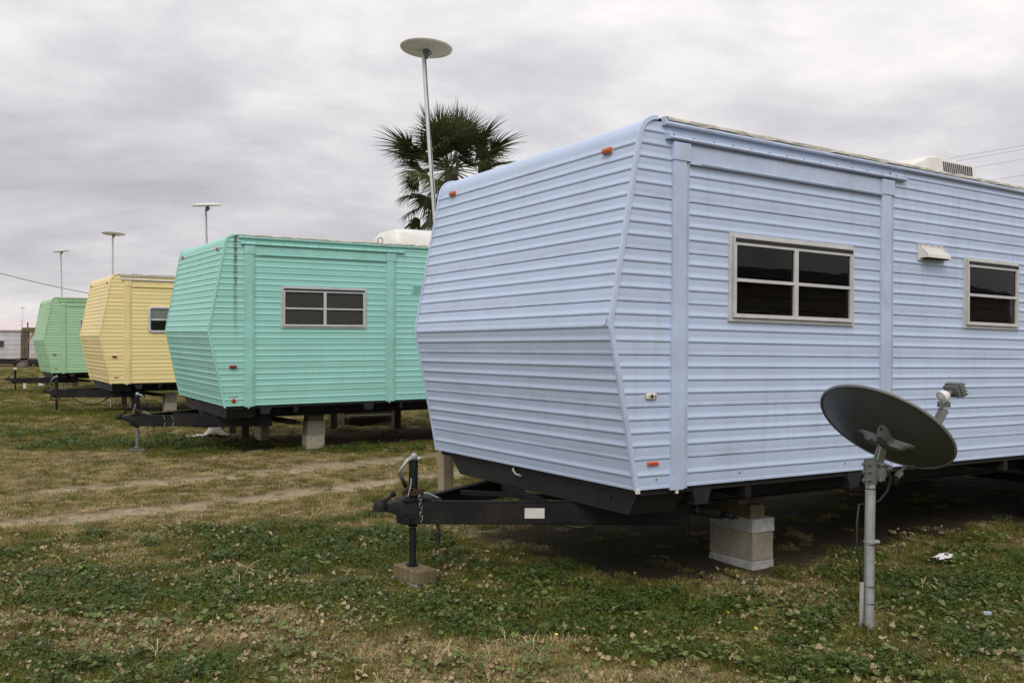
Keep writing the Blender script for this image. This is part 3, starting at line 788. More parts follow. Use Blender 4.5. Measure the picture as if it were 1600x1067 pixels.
        for t in (.22, .28):
            q = Vector((-.655, W/2-.035, -.235)).lerp(Vector((.9, .3, -.235)), t); o_ = Vector((-.5, -.86, 0))*.008
            b.tube([q+o_+Vector((.0, 0, -.075)), q+o_*1.3+Vector((.02, 0, 0)), q+o_+Vector((-.01, 0, .074))], .003, 5)
        b.build('loose_wire', GALV, root)
    else:
        b.tube([(.0+.05*i, .85-.028*i, -.305-.03*sin(pi*i/9)) for i in range(10)], .008, 5); b.build('loose_wire', RUBBER, root)
    # slide-out gear brackets
    for s in (.72, 2.145):
        b = MB(); rr = []
        for hw, z in ((.075, -.005), (.075, -.040), (.052, -.100), (.050, -.112)): rr.append([(s-hw, .012, z), (s+hw, .012, z), (s+hw, .085, z), (s-hw, .085, z), (s-hw, .012, z)])
        b.sheet(rr); b.box(s-.06, s+.06, .005, .09, -.116, -.112); b.tube([(s, .05, -.112), (s, .05, -.175)], .007, 8)
        b.build('slide_out_bracket', PANM, root)
    # axle, springs and wheels
    for s in (5.1, 5.95):
        MB().tube([(s, .3, -.30), (s, 2.14, -.30)], .035, 10).build('axle', BLACK, root)
        for w in (.14, 2.30):
            M_ = Matrix.Translation((s, w, -.34)) @ Matrix.Rotation(pi/2, 4, 'X')
            wh = smooth_angle(MB().lathe([(.20, -.10), (.31, -.10), (.34, -.07), (.34, .07), (.31, .10), (.20, .10)], 28, M_).build('wheel', TYRE, root), 35)
            MB().lathe([(.0001, .03), (.07, .03), (.09, .0), (.17, .02), (.20, .09), (.20, -.09)], 20, M_).build('rim', GALV, wh)
    b = MB(); b.tube([(1.22, .34, -.27), (1.0, .9, -.25), (.95, 1.4, -.23)], .036, 12); b.tube([(1.22, .34, -.27), (1.25, .26, -.275)], .022, 12); b.tube([(1.25, .26, -.275), (1.262, .235, -.276)], .014, 10)
    b.build('drain_valve', PANM, root, smooth=True)
    return root

# ---- blue trailer specifics
def blue_lamps(root):
    o = lamp_at(root, 'marker_lamp_base', CREAM, side_M(.298, .534), .082, .040, .012, WHITEP, .012)
    b = MB()
    b.lathe([(.0001, .0), (.012, .0)], 12, side_M(.298, .534) @ Matrix.Translation((0, 0, .0125))); b.lathe([(.0001, 0), (.006, 0)], 10, side_M(.298, .534) @ Matrix.Translation((.027, 0, .0125)))
    b.build('screw_hole', DARKHOLE, o)
    b = MB(); b.lathe([(.0001, 0), (.005, 0)], 8, side_M(.298, .534) @ Matrix.Translation((0, 0, .014))); b.build('screws', SCREW, o)
    lamp_at(root, 'side_reflector', ORANGE, side_M(.316, .148), .086, .027, .012, WHITEP, .003)
    s_ = MB()
    for s in (.345, 1.02, 2.02, 2.3, 3.0): s_.lathe([(.0001, .002), (.005, .001), (.006, 0)], 6, side_M(s, .055) @ Matrix.Translation((0, 0, .002)))
    part_stuff(s_, 'screws', SCREW, root)
    # vent hood
    b = MB()
    b.bbox(2.815, 3.135, -.016, -.002, 1.478, 1.597, .003)
    b.add([(2.845, -.016, 1.580), (3.10, -.016, 1.580), (3.115, -.075, 1.520), (2.835, -.075, 1.520), (2.835, -.080, 1.497), (3.115, -.080, 1.497), (2.835, -.016, 1.497), (3.115, -.016, 1.497)],
          [(0, 1, 2, 3), (3, 2, 5, 4), (0, 3, 4, 6), (1, 7, 5, 2)])
    v = b.build('range_vent_hood', WHITEP, root)
    MB().box(2.85, 3.10, -.07, -.0165, 1.490, 1.4968).build('flap', DARKHOLE, v)
    s_ = MB()
    for s in (2.83, 2.90, 2.975, 3.05, 3.12):
        for z in (1.486, 1.590): s_.lathe([(.0001, .002), (.0045, .001), (.005, 0)], 6, side_M(s, z) @ Matrix.Translation((0, 0, .0125)))
    part_stuff(s_, 'screws', SCREW, v)
    # loose siding flap at the nose corner
    b = MB(); b.add([(.012, .03, ZK+.05), (-.012, .035, ZK-.01), (.0, .09, ZK+.0), (.012, .045, ZK+.03)], [(0, 1, 2, 3)]); b.build('bent_siding_edge', BLUE, root)
    # roof air conditioner with louvred side
    b = MB()
    s0, s1, w0, w1 = 3.70, 4.98, .80, 1.80; z0 = H+.03; zt_ = H+.445
    def sec(s, zt2, ins): return [(s, w0-.01, z0), (s, w0, z0+.05), (s, w0+ins, zt2-.02), (s, w0+ins+.04, zt2), (s, w1-ins-.04, zt2), (s, w1-ins, zt2-.02), (s, w1, z0+.05), (s, w1+.01, z0)]
    b.sheet([sec(s0, z0+.085, .01), sec(s0+.10, z0+.22, .02), sec(s0+.55, zt_-.015, .03), sec(s0+.66, zt_, .03), sec(s1-.05, zt_-.012, .03), sec(s1-.01, zt_-.05, .03), sec(s1, z0, .0)])
    b.add(sec(s0, z0+.085, .01), [tuple(range(8))])
    def fy(z): return w0+.03*max(0, (z-z0-.05)/(zt_-.02-z0-.05))
    ac = smooth_angle(b.build('air_conditioner', WHITEP, root), 25)
    for i in range(15):
        x = s0+.74+i*.031
        b = MB(); za, zb_ = z0+.230, z0+.365; ya, yb = fy(za)-.004, fy(zb_)-.004; b.add([(x, ya, za), (x+.014, ya, za), (x+.014, yb, zb_), (x, yb, zb_), (x, ya+.01, za), (x+.014, ya+.01, za), (x+.014, yb+.01, zb_), (x, yb+.01, zb_)],
              [(0, 1, 2, 3), (0, 4, 5, 1), (3, 2, 6, 7), (0, 3, 7, 4), (1, 5, 6, 2)])
        b.build('vent_slot', DARKHOLE, ac)
    b = MB()
    for i in range(15): b.box(s0+.74+i*.031, s0+.753+i*.031, w0+.002, w0+.02, z0+.17, z0+.185)
    part_stuff(b, 'lower_slots', DARKHOLE, ac)
    # hanging pipes
    MB().tube([(2.95, .2, -.02), (2.95, .2, -.12)], .010, 8).build('water_pipe', BLUEPIPE, root)
    MB().tube([(3.15, .3, -.02), (3.15, .3, -.08)], .010, 8).build('water_pipe', REDPIPE, root)
def teal_lamps(root):
    lamp_at(root, 'marker_lamp', REDL, side_M(.301, .494), .095, .045, .03, WHITEP, .020)
    lamp_at(root, 'reflector', ORANGE, side_M(.312, .069), .058, .058, .015, REDL, .028)
    b = MB()
    b.bbox(2.765, 3.10, -.014, -.002, 1.47, 1.60, .003)
    v = b.build('wall_vent', TRIMT, root)
    for i in range(5): MB().beam((2.79, -.018, 1.492+i*.022), (3.08, -.018, 1.492+i*.022), .003, .016, up=(0, -.6, .8)).build('louvre', TRIMT, v)
    b = MB()   # domed air conditioner shroud
    s0, s1, w0, w1 = 2.86, 3.85, .80, 1.66; z0 = H+.05
    rr = []
    for ins, z in ((0, 0), (.0, .03), (.02, .10), (.04, .17), (.08, .215), (.16, .245), (.28, .255), (.42, .257)):
        q = [((s0+s1)/2+p[0], (w0+w1)/2+p[1], z0+.05+z) for p in rrect(s1-s0-2*ins, w1-w0-2*min(ins, .40), max(.16-ins*.2, .03), 5)]; q.append(q[0]); rr.append(q)
    b.sheet(rr); ac = smooth_angle(b.build('air_conditioner', WHITEP, root), 40)
    MB().bbox(s0+.06, s1-.06, w0+.05, w1-.05, z0-.04, z0+.05, .01).build('air_conditioner_base', DARKHOLE, ac)
    b = MB(); b.tube([(2.69, .8, H+.02), (2.69, .8, H+.14)] + [(2.69-.035+.035*cos(a), .8, H+.14+.035*sin(a)) for a in (radians(x) for x in range(30, 181, 30))] + [(2.62, .8, H+.12), (2.60, .8, H+.09)], .013, 8)
    b.build('vent_pipe', GALV, root, smooth=True)
    MB().tube([(2.61, .8, H+.12), (2.56, .82, H+.05), (2.53, .84, H+.03)], .004, 5).build('vent_cable', WIRE, root)
    s_ = MB()
    for i in range(2): s_.box(.24, .37, -.0055, -.003, .112, .116)
    s_.build('rust_seam', RUST, root)
def far_lamps(root, c=REDL):
    lamp_at(root, 'marker_lamp', c, side_M(.269, .527), .09, .042, .03, WHITEP, .018)
    lamp_at(root, 'side_reflector', AMBER, side_M(.305, .121), .10, .024, .012, WHITEP, .003)
def green_extra(root):
    far_lamps(root, AMBER)

trB = build_trailer('B', BLUE, TRIMB, {'jack': .112}, 'pale blue travel trailer nearest the camera with ribbed metal siding, dark four pane window', blue_lamps, {'win2': True})
trT = build_trailer('T', TEAL, TRIMT, {'jack': .19}, 'teal green travel trailer with a rust streaked front edge and a blind covered window', teal_lamps, {'legmat': GALVD, 'win2': False})
trY = build_trailer('Y', YELL, TRIMY, {'jack': .27}, 'pale yellow travel trailer with a round cornered window, between the teal and green ones', far_lamps, {'round': True})
trG = build_trailer('G', GREEN, TRIMG, {'jack': .31}, 'mint green travel trailer farthest left, partly behind the yellow one', green_extra, {})

# ------------------------------------------------------------------ supports under the trailers
def ground_empty(name, x, y, yaw=0, z=None): return empty(name, (x, y, gz(x, y) if z is None else z), (0, 0, yaw))
def rough_box(b, x0, x1, y0, y1, z0, z1, bev, seed=0, n=3):
    bm = bmesh.new(); bmesh.ops.create_cube(bm, size=1)
    for v in bm.verts: v.co = Vector((lerp(x0, x1, v.co.x+.5), lerp(y0, y1, v.co.y+.5), lerp(z0, z1, v.co.z+.5)))
    bmesh.ops.bevel(bm, geom=bm.edges[:], offset=bev, segments=1, affect='EDGES')
    bmesh.ops.subdivide_edges(bm, edges=[e_ for e_ in bm.edges if e_.calc_length() > bev*3], cuts=n, use_grid_fill=True)
    for v in bm.verts: v.co += Vector((noise.noise(v.co*30+Vector((seed, 0, 0))), noise.noise(v.co*30+Vector((0, seed, 5))), noise.noise(v.co*30+Vector((seed, 9, 0)))))*.0025
    return b.from_bm(bm)
def block(k, s, w, ls, lw, z0, h, mat, label, cat='concrete block', name='concrete_block', bev=.004, drot=0, group=None):
    x, y = to_world(k, s, w); b = MB(); rough_box(b, -ls/2, ls/2, -lw/2, lw/2, 0, h, bev, seed=random.random()*50)
    o = b.build(name, mat); o.location = (x, y, z0); o.rotation_euler = (0, 0, POSE[k][3]+drot)
    return tag(o, label, cat, group)
gB = 0.0
PG = 'blocks propping up the blue trailer'
block('B', 1.60, .535, .21, .41, -.02, .075, CONC2, 'thin pale concrete slab on the grass at the foot of the blue trailer\'s block pier', group=PG)
block('B', 1.60, .535, .205, .40, .0555, .192, CONC, 'tall tan concrete block in the middle of the blue trailer\'s pier', drot=.015, group=PG)
block('B', 1.603, .530, .21, .41, .248, .092, CONC2, 'grey stained cap block on top of the blue trailer\'s pier', drot=-.02, group=PG)
block('B', 1.585, .62, .145, .50, .3405, .088, WOODD, 'short damp timber lying on the cap block under the blue trailer', 'timber', 'timber_block', .003)
block('B', 1.60, .50, .24, .12, .4285, .045, WOODB, 'dark board laid across the short timber under the blue trailer', 'board', 'timber_shim', .003)
block('B', 1.58, .50, .12, .09, .4738, .025, BRICKM, 'thin reddish shim wedged directly under the blue trailer\'s chassis', 'shim', 'shim', .002)
block('B', -.604, 1.22, .13, .31, -.0, .030, CONC2, 'flat pale paving piece under the wood block of the blue trailer\'s jack', 'paver', 'paver', .003, drot=.1)
block('B', -.60, 1.20, .145, .29, .031, .080, WOODM, 'weathered wood block holding up the jack leg of the blue trailer', 'wood block', 'timber_block', .004, drot=.12)
g = gz(*to_world('T', -.6, 1.22)); block('T', -.6, 1.22, .17, .17, g-.01, .19-g+.009, CONCD, 'small concrete pad under the silver jack leg of the teal trailer', 'concrete pad', 'jack_pad', .004)
g = gz(*to_world('Y', -.6, 1.22)); block('Y', -.6, 1.22, .14, .2, g-.03, .27-g+.029, WOODD, 'dark wood block under the jack leg of the yellow trailer', 'wood block', 'timber_block', .004)
g = gz(*to_world('G', -.6, 1.22)); block('G', -.6, 1.22, .16, .2, g-.03, .31-g+.029, WOODD, 'dark wood block under the jack leg of the green trailer', 'wood block', 'timber_block', .004)
def pier(k, s, w, n, who, place, a=.33, c=.20):
    x, y = to_world(k, s, w); z = gz(x, y)-.01; names = ['lowest', 'upper', 'third', 'topmost']
    for i in range(n):
        block(k, s+random.uniform(-.006, .006), w, a, c, z, .195, CONC if i % 2 else CONC3, f'{names[i]} concrete block of the stack {place}', group='concrete blocks under the trailers'); z += .1955
    return z
z = pier('T', 1.53, .47, 2, 'teal', 'under the near side of the teal trailer', .25)
top = POSE['T'][2]+CAMZ-.18 + .0107*1.6
if top-z > .02: block('T', 1.53, .47, .22, .18, z, top-z-.002, WOODB, 'brown shims filling the gap between the block stack and the teal trailer', 'shim', 'shim', .003)
z = pier('T', 1.25, 1.90, 2, 'teal', 'under the far side of the teal trailer', .12, .33)
z = pier('Y', 1.42, .5, 2, 'yellow', 'under the near side of the yellow trailer', .24)
z = pier('Y', 1.0, 1.97, 2, 'yellow', 'under the far side of the yellow trailer', .14, .3)
z = pier('G', 1.6, .6, 2, 'green', 'under the near side of the green trailer')

b = MB(); b.tube([(.95, 6.35, .02), (1.05, 6.05, .03), (1.18, 5.98, .015), (1.30, 6.10, .03), (1.36, 6.20, .12), (1.37, 6.10, .05), (1.40, 5.95, .02), (1.47, 5.80, .015), (1.52, 5.70, .01)], .005, 6)
tag(b.build('ground_cable', WIRE, smooth=True), 'thin black cable trailing over the bare soil left of the blue trailer block pier', 'cable')
# ------------------------------------------------------------------ posts
def post(x, y, h, wd, mat, label, z=None, yaw=.56, lean=0, group='timber posts behind the trailers', cat='wooden post'):
    b = MB(); rough_box(b, -wd/2, wd/2, -wd/2, wd/2, -.05, h, .004, seed=x)
    o = b.build('wooden_post', mat); o.location = (x, y, gz(x, y) if z is None else z); o.rotation_euler = (lean, 0, yaw); return tag(o, label, cat, group)
post(-.553, 7.6, .95, .10, WOOD, 'weathered square timber post holding the tall white antenna pole behind the blue trailer')
post(.35, 9.6, .60, .10, WOODD, 'squat damp timber post seen below the belly of the blue trailer beyond the hitch')
for i, ((x, y), wd, h, lb) in enumerate([((-4.62, 14.35), .09, .62, 'leftmost dark timber post standing behind the pale tarp under the teal trailer'),
     ((-4.38, 14.18), .10, .62, 'dark timber post second from the left behind the teal trailer hitch'),
     ((-4.04, 13.69), .11, .62, 'dark timber post just left of the rear block stack under the teal trailer'),
     ((-3.80, 13.69), .11, .62, 'dark timber post half hidden by the rear block stack of the teal trailer'),
     ((-2.96, 14.97), .11, .62, 'dark timber post right of the front block stack under the teal trailer'),
     ((-1.94, 15.21), .12, .62, 'dark timber post at the far right under the teal trailer beside the low steps'),
     ((-8.83, 20.6), .11, .7, 'dark timber post under the yellow trailer left of its block stack'),
     ((-15.0, 30.5), .14, .7, 'left dark timber post under the green trailer'), ((-14.4, 29.8), .2, .7, 'wide dark timber post under the green trailer right of the other one')]):
    post(x, y, h, wd, WOODB, lb)
# low steps behind the teal trailer
st = ground_empty('wooden_steps', -2.6, 16.2, .56); tag(st, 'low dark wooden steps with a pale top tread behind the teal trailer', 'steps')
MB().box(-.55, .55, -.3, .3, .30, .34).build('tread', WHITEP, st); MB().box(-.55, .30, -.62, -.3, .14, .18).build('tread', WOODB, st)
for x in (-.5, .5): MB().box(x-.03, x+.03, -.28, .28, -.03, .30).build('leg', WOODB, st)
MB().box(-.46, .46, -.30, -.27, .0, .30).build('riser', WOODB, st)

# pale tarp heap under the teal hitch
b = MB(); rr = []
for i in range(15):
    q = []
    for j in range(9):
        u, v = i/14, j/8; x = (u-.5)*.60; y = (v-.5)*.36*(1-.5*abs(u-.62)); hgt = .24*math.exp(-((u-.68)/.17)**2)*(1-abs(v-.5)*1.6) + .03*noise.noise(Vector((u*6, v*6, 1)))
        q.append((x, y, max(.012, hgt+.02)))
    rr.append(q)
b.sheet(rr); o = b.build('crumpled_tarp', CLOTH, smooth=True); o.location = (-4.62, 13.75, gz(0, 13.75)); o.rotation_euler = (0, 0, .1)
sm = o.modifiers.new('solid', 'SOLIDIFY'); sm.thickness = .006
tag(o, 'crumpled pale tarp peaked in the grass under the teal trailer hitch', 'tarp')
# litter
b = MB(); b.add([(-.07, -.03, 0), (.03, -.045, .012), (.09, .0, .02), (.07, .035, .03), (-.01, .03, .028), (-.08, .01, .01), (0, 0, .035)], [(0, 1, 6), (1, 2, 6), (2, 3, 6), (3, 4, 6), (4, 5, 6), (5, 0, 6)])
o = b.build('torn_paper', PAPER); o.location = (3.04, 6.38, .03); o.rotation_euler = (0, 0, .35); tag(o, 'torn white scrap of paper on the grass right of the satellite dish', 'litter')
b = MB(); b.lathe([(.0001, .0), (.028, .0), (.030, .09), (.02, .11), (.0001, .11)], 12, Matrix.Rotation(pi/2, 4, 'Y'))
o = b.build('crushed_can', GALV, smooth=True); o.location = (-1.22, 11.1, gz(0, 11.1)+.035); tag(o, 'small crushed grey can in the grass left of the blue trailer', 'can')
b = MB(); b.bbox(-.02, .025, -.012, .012, 0, .018, .005); o = b.build('bottle_scrap', simple('clear_scrap', (.35, .4, .45), .2)); o.location = (2.62, 5.0, .03); tag(o, 'small bluish plastic scrap at the right edge of the lawn', 'litter')
for (x, y), lb in (((-15.75, 30.3), 'white plastic bucket under the green trailer hitch'), ((-14.85, 27.6), 'slim white jug beside the jack of the green trailer')):
    b = MB(); r = .10 if 'bucket' in lb else .06; b.lathe([(.0001, 0), (r*.85, 0), (r, .30), (r*1.06, .30), (r*1.06, .32), (.0001, .32)], 16)
    o = b.build('plastic_bucket' if 'bucket' in lb else 'plastic_jug', WHITEP, smooth=False); o.location = (x, y, gz(x, y)); tag(o, lb, 'bucket' if 'bucket' in lb else 'jug')

# ------------------------------------------------------------------ disc antennas on poles
def antenna(bx, by, z0, top, d, lab, R=.22, tilt=(0, 0), r=.0185, z=None, bend=.02, cable=True):
    """top = world xyz of the disc centre"""
    root = empty('disc_antenna', (bx, by, z0)); tag(root, lab, 'antenna', 'disc antennas on tall poles')
    t = Vector(top)-Vector((bx, by, z0)); pts = []
    for i in range(13):
        u = i/12; pts.append(t*u + Vector((bend*sin(pi*u*1.5), 0, 0)) - Vector((0, 0, .06*u)))
    smooth_angle(MB().tube(pts, r, 12).build('pole', PVC, root), 40)
    M_ = Matrix.Translation(t) @ Matrix.Rotation(tilt[0], 4, 'X') @ Matrix.Rotation(tilt[1], 4, 'Y')
    dsk = smooth_angle(MB().lathe([(.0001, -.016), (R*.9, -.014), (R*.97, -.009), (R, 0), (R*.97, .010), (R*.6, .022), (.0001, .030)], 48, M_).build('disc', DISC, root), 30)
    b = MB(); b.lathe([(.028, -.02), (.028, -.055), (.018, -.07), (.018, -.09)], 12, M_); b.tube([M_ @ Vector((.03, -.02, -.03)), M_ @ Vector((.05, -.02, -.05)), M_ @ Vector((.03, -.02, -.07))], .006, 6)
    b.build('hub', BRKM, root)
    if d == 'print':
        b = MB()
        for i in range(26):
            a = radians(232+i*2.6); 
            if i % 7 == 5: continue
            b.box(-.001, .001, -.0028, .0028, -.006, -.003+.0012*(i % 3), M_ @ Matrix.Rotation(a, 4, 'Z') @ Matrix.Translation((R*.990, 0, .003)))
        part_stuff(b, 'faded_print', BLUEINK, dsk)
    if cable:
        b = MB(); q = []
        for i in range(13):
            u = i/12; q.append(pts[12-i] + Vector((r*.55+.004+.006*sin(u*13)*min(1, u*4), -r-.001, 0)))
        b.tube([M_ @ Vector((.02, -.02, -.03))]+q, .004, 5); b.build('cable', WIRE, root)
    return root
def at(px, Y, py): return ((px-800)/1412.6*Y, Y, CAMZ + (551.7-py)/1412.6*Y)
t_ = at(664, 7.6, 74); antenna(-.565, 7.545, .80, t_, 'print', 'tall white pole with a round disc antenna, directly in front of the palm tree', .222, (-.045, .04))
t_ = at(176, 20.1, 367); antenna(t_[0]-.02, 20.1, gz(0, 20), t_, '', 'disc antenna with a tilted round disc behind the yellow trailer', .25, (-.06, .0), .019)
t_ = at(322, 13.75, 322); antenna(t_[0]+.06, 13.75, gz(0, 13.7), t_, '', 'disc antenna seen almost edge on above the teal trailer', .22, (.135, -.05), .017)
t_ = at(94.5, 28.2, 395); antenna(t_[0]+.1, 28.2, gz(0, 28), t_, '', 'thin disc antenna leaning slightly behind the green trailer', .25, (.085, -.13), .022)
t_ = at(35, 92, 483); antenna(t_[0], 92, gz(0, 92), t_, '', 'smallest and farthest disc antenna above the white mobile home', .38, (0, 0), .025, cable=False)
# strap on the post
b = MB(); o_ = empty('antenna_bracket', (-.553, 7.53, .86)); bpy.data.objects.remove(o_)

# ------------------------------------------------------------------ satellite dish
dp = empty('satellite_dish', (1.893, 4.80, 0)); tag(dp, 'dark grey satellite dish on a galvanised pole in front of the blue trailer', 'satellite dish')
C0 = Vector((1.893, 4.80, 0))
DP = .905
b = MB(); b.tube([(.0, 0, -.05), (.003, 0, .45), (.010, 0, DP-.11)], .0262, 24); smooth_angle(b.build('pole', GALV, dp), 40)
b = MB(); b.tube([(.010, 0, DP-.125), (.0115, 0, DP)], .034, 24); b.box(-.036, -.029, -.055, -.02, DP-.125, DP-.002); b.box(-.030, .0, -.040, -.030, DP-.125, DP-.002)
clampo = smooth_angle(b.build('pole_clamp', BRKM, dp), 40)
b = MB()
for z in (DP-.022, DP-.062, DP-.105): b.tube([(-.050, -.046, z), (.0, -.046, z)], .006, 6); b.tube([(-.044, -.046, z), (-.052, -.046, z)], .0095, 6)
part_stuff(b, 'bolts', BRKM, clampo)
b = MB()
for z, rr_ in ((DP-.155, .0275), (.455, .0275), (.235, .0275), (.145, .0275)):
    b.lathe([(rr_, -.003), (rr_+.002, 0), (rr_, .003)], 20, Matrix.Translation((.003+.008*z, 0, z)))
part_stuff(b, 'cable_ties', WIRE, dp)
b = MB(); b.lathe([(.029, -.005), (.033, -.004), (.033, .004), (.029, .005)], 20, Matrix.Translation((.006, 0, .47))); b.bbox(.026, .055, -.012, .012, .463, .478, .003); b.build('hose_clamp', GALV, dp)
# conduit and cable at the left of the pole
b = MB(); b.tube([(-.060, -.01, -.02), (-.046, -.012, .06), (-.042, -.012, .26)], .011, 10); b.build('conduit', BRKL, dp, smooth=True)
b = MB(); b.tube([(-.042, -.012, .24), (-.050, -.01, .34), (-.066, -.005, .46), (-.062, .0, .58), (-.040, .03, .66), (.02, .055, .66), (.075, .04, .68), (.115, .03, .74), (.125, .02, .80), (.10, .0, .86)], .0065, 8); b.build('coax_cable', WIRE, dp, smooth=True)
# reflector
AZ, EL = radians(26.5), radians(47)
nrm = Vector((cos(EL)*cos(AZ), cos(EL)*sin(AZ), sin(EL))); hh = Vector((0, 0, 1)).cross(nrm).normalized(); dd = nrm.cross(hh)
Cc = Vector((2.022, 4.90, CAMZ-.392))-C0
Md = Matrix(((hh.x, dd.x, nrm.x, Cc.x), (hh.y, dd.y, nrm.y, Cc.y), (hh.z, dd.z, nrm.z, Cc.z), (0, 0, 0, 1)))
RX, RY, DEP = .386, .330, .066
def dish_rows(off, flip=False, rim=1.0):
    rr = []
    for i in range(15):
        u = i/14*rim; q = []
        for k in range(65):
            a = 2*pi*k/64; q.append(Md @ Vector((RX*u*cos(a), RY*u*sin(a), -DEP*(1-u*u)-off)))
        rr.append(q)
    return rr
b = MB(); b.sheet(dish_rows(.003)); b.sheet(dish_rows(0)); smooth_angle(b.build('reflector', DISHM, dp), 60)
b = MB(); rr = []
for (du, dz) in ((-.002, -.004), (.003, -.010), (.010, -.006), (.011, .002), (.004, .006), (-.004, .002)):
    rr.append([Md @ Vector(((RX+du)*cos(2*pi*k/64), (RY+du)*sin(2*pi*k/64), dz)) for k in range(65)])
b.sheet(rr); smooth_angle(b.build('rim', DISHRIM, dp), 60)
# back mount: curved three-eared bracket near the lower middle
def dpt(x, y, o): 
    u2_ = (x/RX)**2+(y/RY)**2; return Md @ Vector((x, y, -DEP*(1-u2_)-o))
b = MB()
# find the side of the dish facing the pole: plate centre in dish coords
inv = Md.inverted(); pl = inv @ Vector((.060, .03, DP-.0)); pcx, pcy = pl.x*.75, pl.y*.9
def ear(cx, cy): return (cx, cy)
ears = [(pcx+.115, pcy+.045), (pcx-.005, pcy+.105), (pcx-.115, pcy-.03), (pcx+.02, pcy-.10)]
hubp = [(pcx+.07, pcy+.0), (pcx, pcy+.055), (pcx-.07, pcy), (pcx, pcy-.055)]
rr = []
n_ = 48; outl = []
for k in range(n_):
    a = 2*pi*k/n_; rad = .070 + .075*sum(max(0, cos(a-q_))**16 for q_ in (.55, 1.95, 3.45, 5.3)); outl.append((pcx+rad*1.1*cos(a), pcy+rad*sin(a)))
for sc_, of in ((1.0, .004), (1.0, .009), (.80, .022), (.66, .040)):
    q = [dpt(pcx+(x-pcx)*sc_, pcy+(y-pcy)*sc_, of) for x, y in outl]; q.append(q[0]); rr.append(q)
rr.append([dpt(pcx, pcy, .041)]*(n_+1))
b.sheet(rr); brk = smooth_angle(b.build('mounting_bracket', BRKM, dp), 45)
b = MB()
for a in (.55, 1.95, 3.45, 5.3):
    rad = .128
    p = dpt(pcx+rad*cos(a), pcy+rad*sin(a), .012 if rad > .06 else .04); b.tube([p, p-nrm*.010], .008, 6)
for s_ in (-1, 1):
    p = dpt(pcx+s_*.045, pcy+.05, .03); b.tube([p, p-nrm*.012], .007, 6)
part_stuff(b, 'bolts', RUST, brk)
# cradle linking bracket to clamp
pc = dpt(pcx, pcy, .036)
b = MB(); b.beam((.040, .0, DP-.085), (pc.x-.01, pc.y-.02, pc.z-.01), .012, .060); b.beam((.040, .035, DP-.060), (pc.x, pc.y+.02, pc.z-.01), .010, .070)
b.bbox(.03, .085, -.01, .045, DP-.115, DP-.02, .004); b.box(.075, .125, -.005, .025, DP-.055, DP-.035)
smooth_angle(b.build('elevation_cradle', BRKM, dp), 30)
b = MB(); b.tube([(.055, -.02, DP-.105), (.055, .03, DP-.105)], .012, 8); b.tube([(.05, -.03, DP-.03), (.05, .05, DP-.03)], .007, 8); b.tube([(.085, -.012, DP-.02), (.088, -.012, DP-.09)], .005, 6); b.tube([(.055, -.012, DP-.035), (.10, -.016, DP-.03)], .006, 6); b.build('adjusting_bolt', CHAINM, dp)
b = MB(); q = Vector((.165, .03, DP-.085)); b.beam(q, q+Vector((.045, .01, .045)), .022, .004); b.beam(q+Vector((-.005, -.002, -.01)), q+Vector((.02, 0, .015)), .03, .02); b.build('angle_scale', BRKM, dp)
# LNB arm from the lower rim over the front
p0 = Md @ Vector((0, -RY*1.0, -.01)); 
lnb = Vector(at(1474, 5.05, 617))-C0
low = -dd
mid_ = p0.lerp(lnb, .55) + Vector((0, 0, .0))
b = MB(); b.tube([p0-nrm*.004-low*.03, p0+low*.006+nrm*.03, mid_+low*.02, lnb+Vector((.012, .02, -.075))], [.020, .026, .027, .028], 4)
arm = b.build('feed_arm', BRKM, dp)
vd = (Cc-lnb).normalized()          # the feed looks at the middle of the reflector
Ml = vd.to_track_quat('Z', 'Y').to_matrix().to_4x4() @ Matrix.Scale(1.08, 4); Ml.translation = lnb
b = MB(); b.bbox(-.05, .05, -.035, .040, -.105, -.075, .006, Ml); b.bbox(-.045, .045, -.028, .034, -.074, -.055, .005, Ml)
for i in range(4): b.box(-.052, .052, -.03+i*.018, -.024+i*.018, -.112, -.104, Ml)
b.tube([Ml @ Vector((0, 0, -.06)), Ml @ Vector((0, 0, -.02))], .018, 12)
smooth_angle(b.build('feed_body', BRKM, dp), 30)
b = MB(); b.lathe([(.018, -.03), (.024, -.022), (.031, -.01), (.033, .012), (.031, .018), (.0285, .014), (.02, .018), (.0001, .021)], 24, Ml); smooth_angle(b.build('feed_horn', WHITEP, dp), 35)
b = MB(); q = lnb+Vector((.012, .02, -.045)); b.bbox(q.x-.03, q.x+.03, q.y-.02, q.y+.02, q.z-.016, q.z+.016, .004); b.build('feed_clamp', BRKM, dp)

# ------------------------------------------------------------------ palm tree
PX_, PY_ = -1.50, 22.0
palm = ground_empty('palm_tree', PX_, PY_); tag(palm, 'fan palm with a shaggy round crown rising behind the blue and teal trailers', 'palm tree')
PH = at(700, 22, 250)[2]-gz(0, 22)+.12
def leafmat(name, a, c, tr=.25):
    m, nt_, p = newmat(name); b = NB(nt_); oi = b.n('ShaderNodeObjectInfo')
    c1 = b.mix(oi.outputs['Random'], a, c); nz = b.noise(b.coord(), 9, 3, .6)
    c1 = b.mix(b.math('MULTIPLY', b.ramp(nz, [(.4, 0), (.7, 1)]), .4), c1, tuple(x*.55 for x in a))
    b.val(p.inputs['Base Color'], c1); p.inputs['Roughness'].default_value = .5; p.inputs['Specular IOR Level'].default_value = .3
    return m
PALMG = leafmat('palm_leaf_green', (.040, .060, .020), (.095, .120, .040)); PALMD = leafmat('palm_leaf_dry', (.085, .07, .04), (.20, .165, .10))
PETM = simple('palm_stalk', (.07, .075, .028), .6, var=.25, scale=10)
TRUNKM = wood('palm_trunk_bark', (.04, .032, .02), (.10, .08, .055))
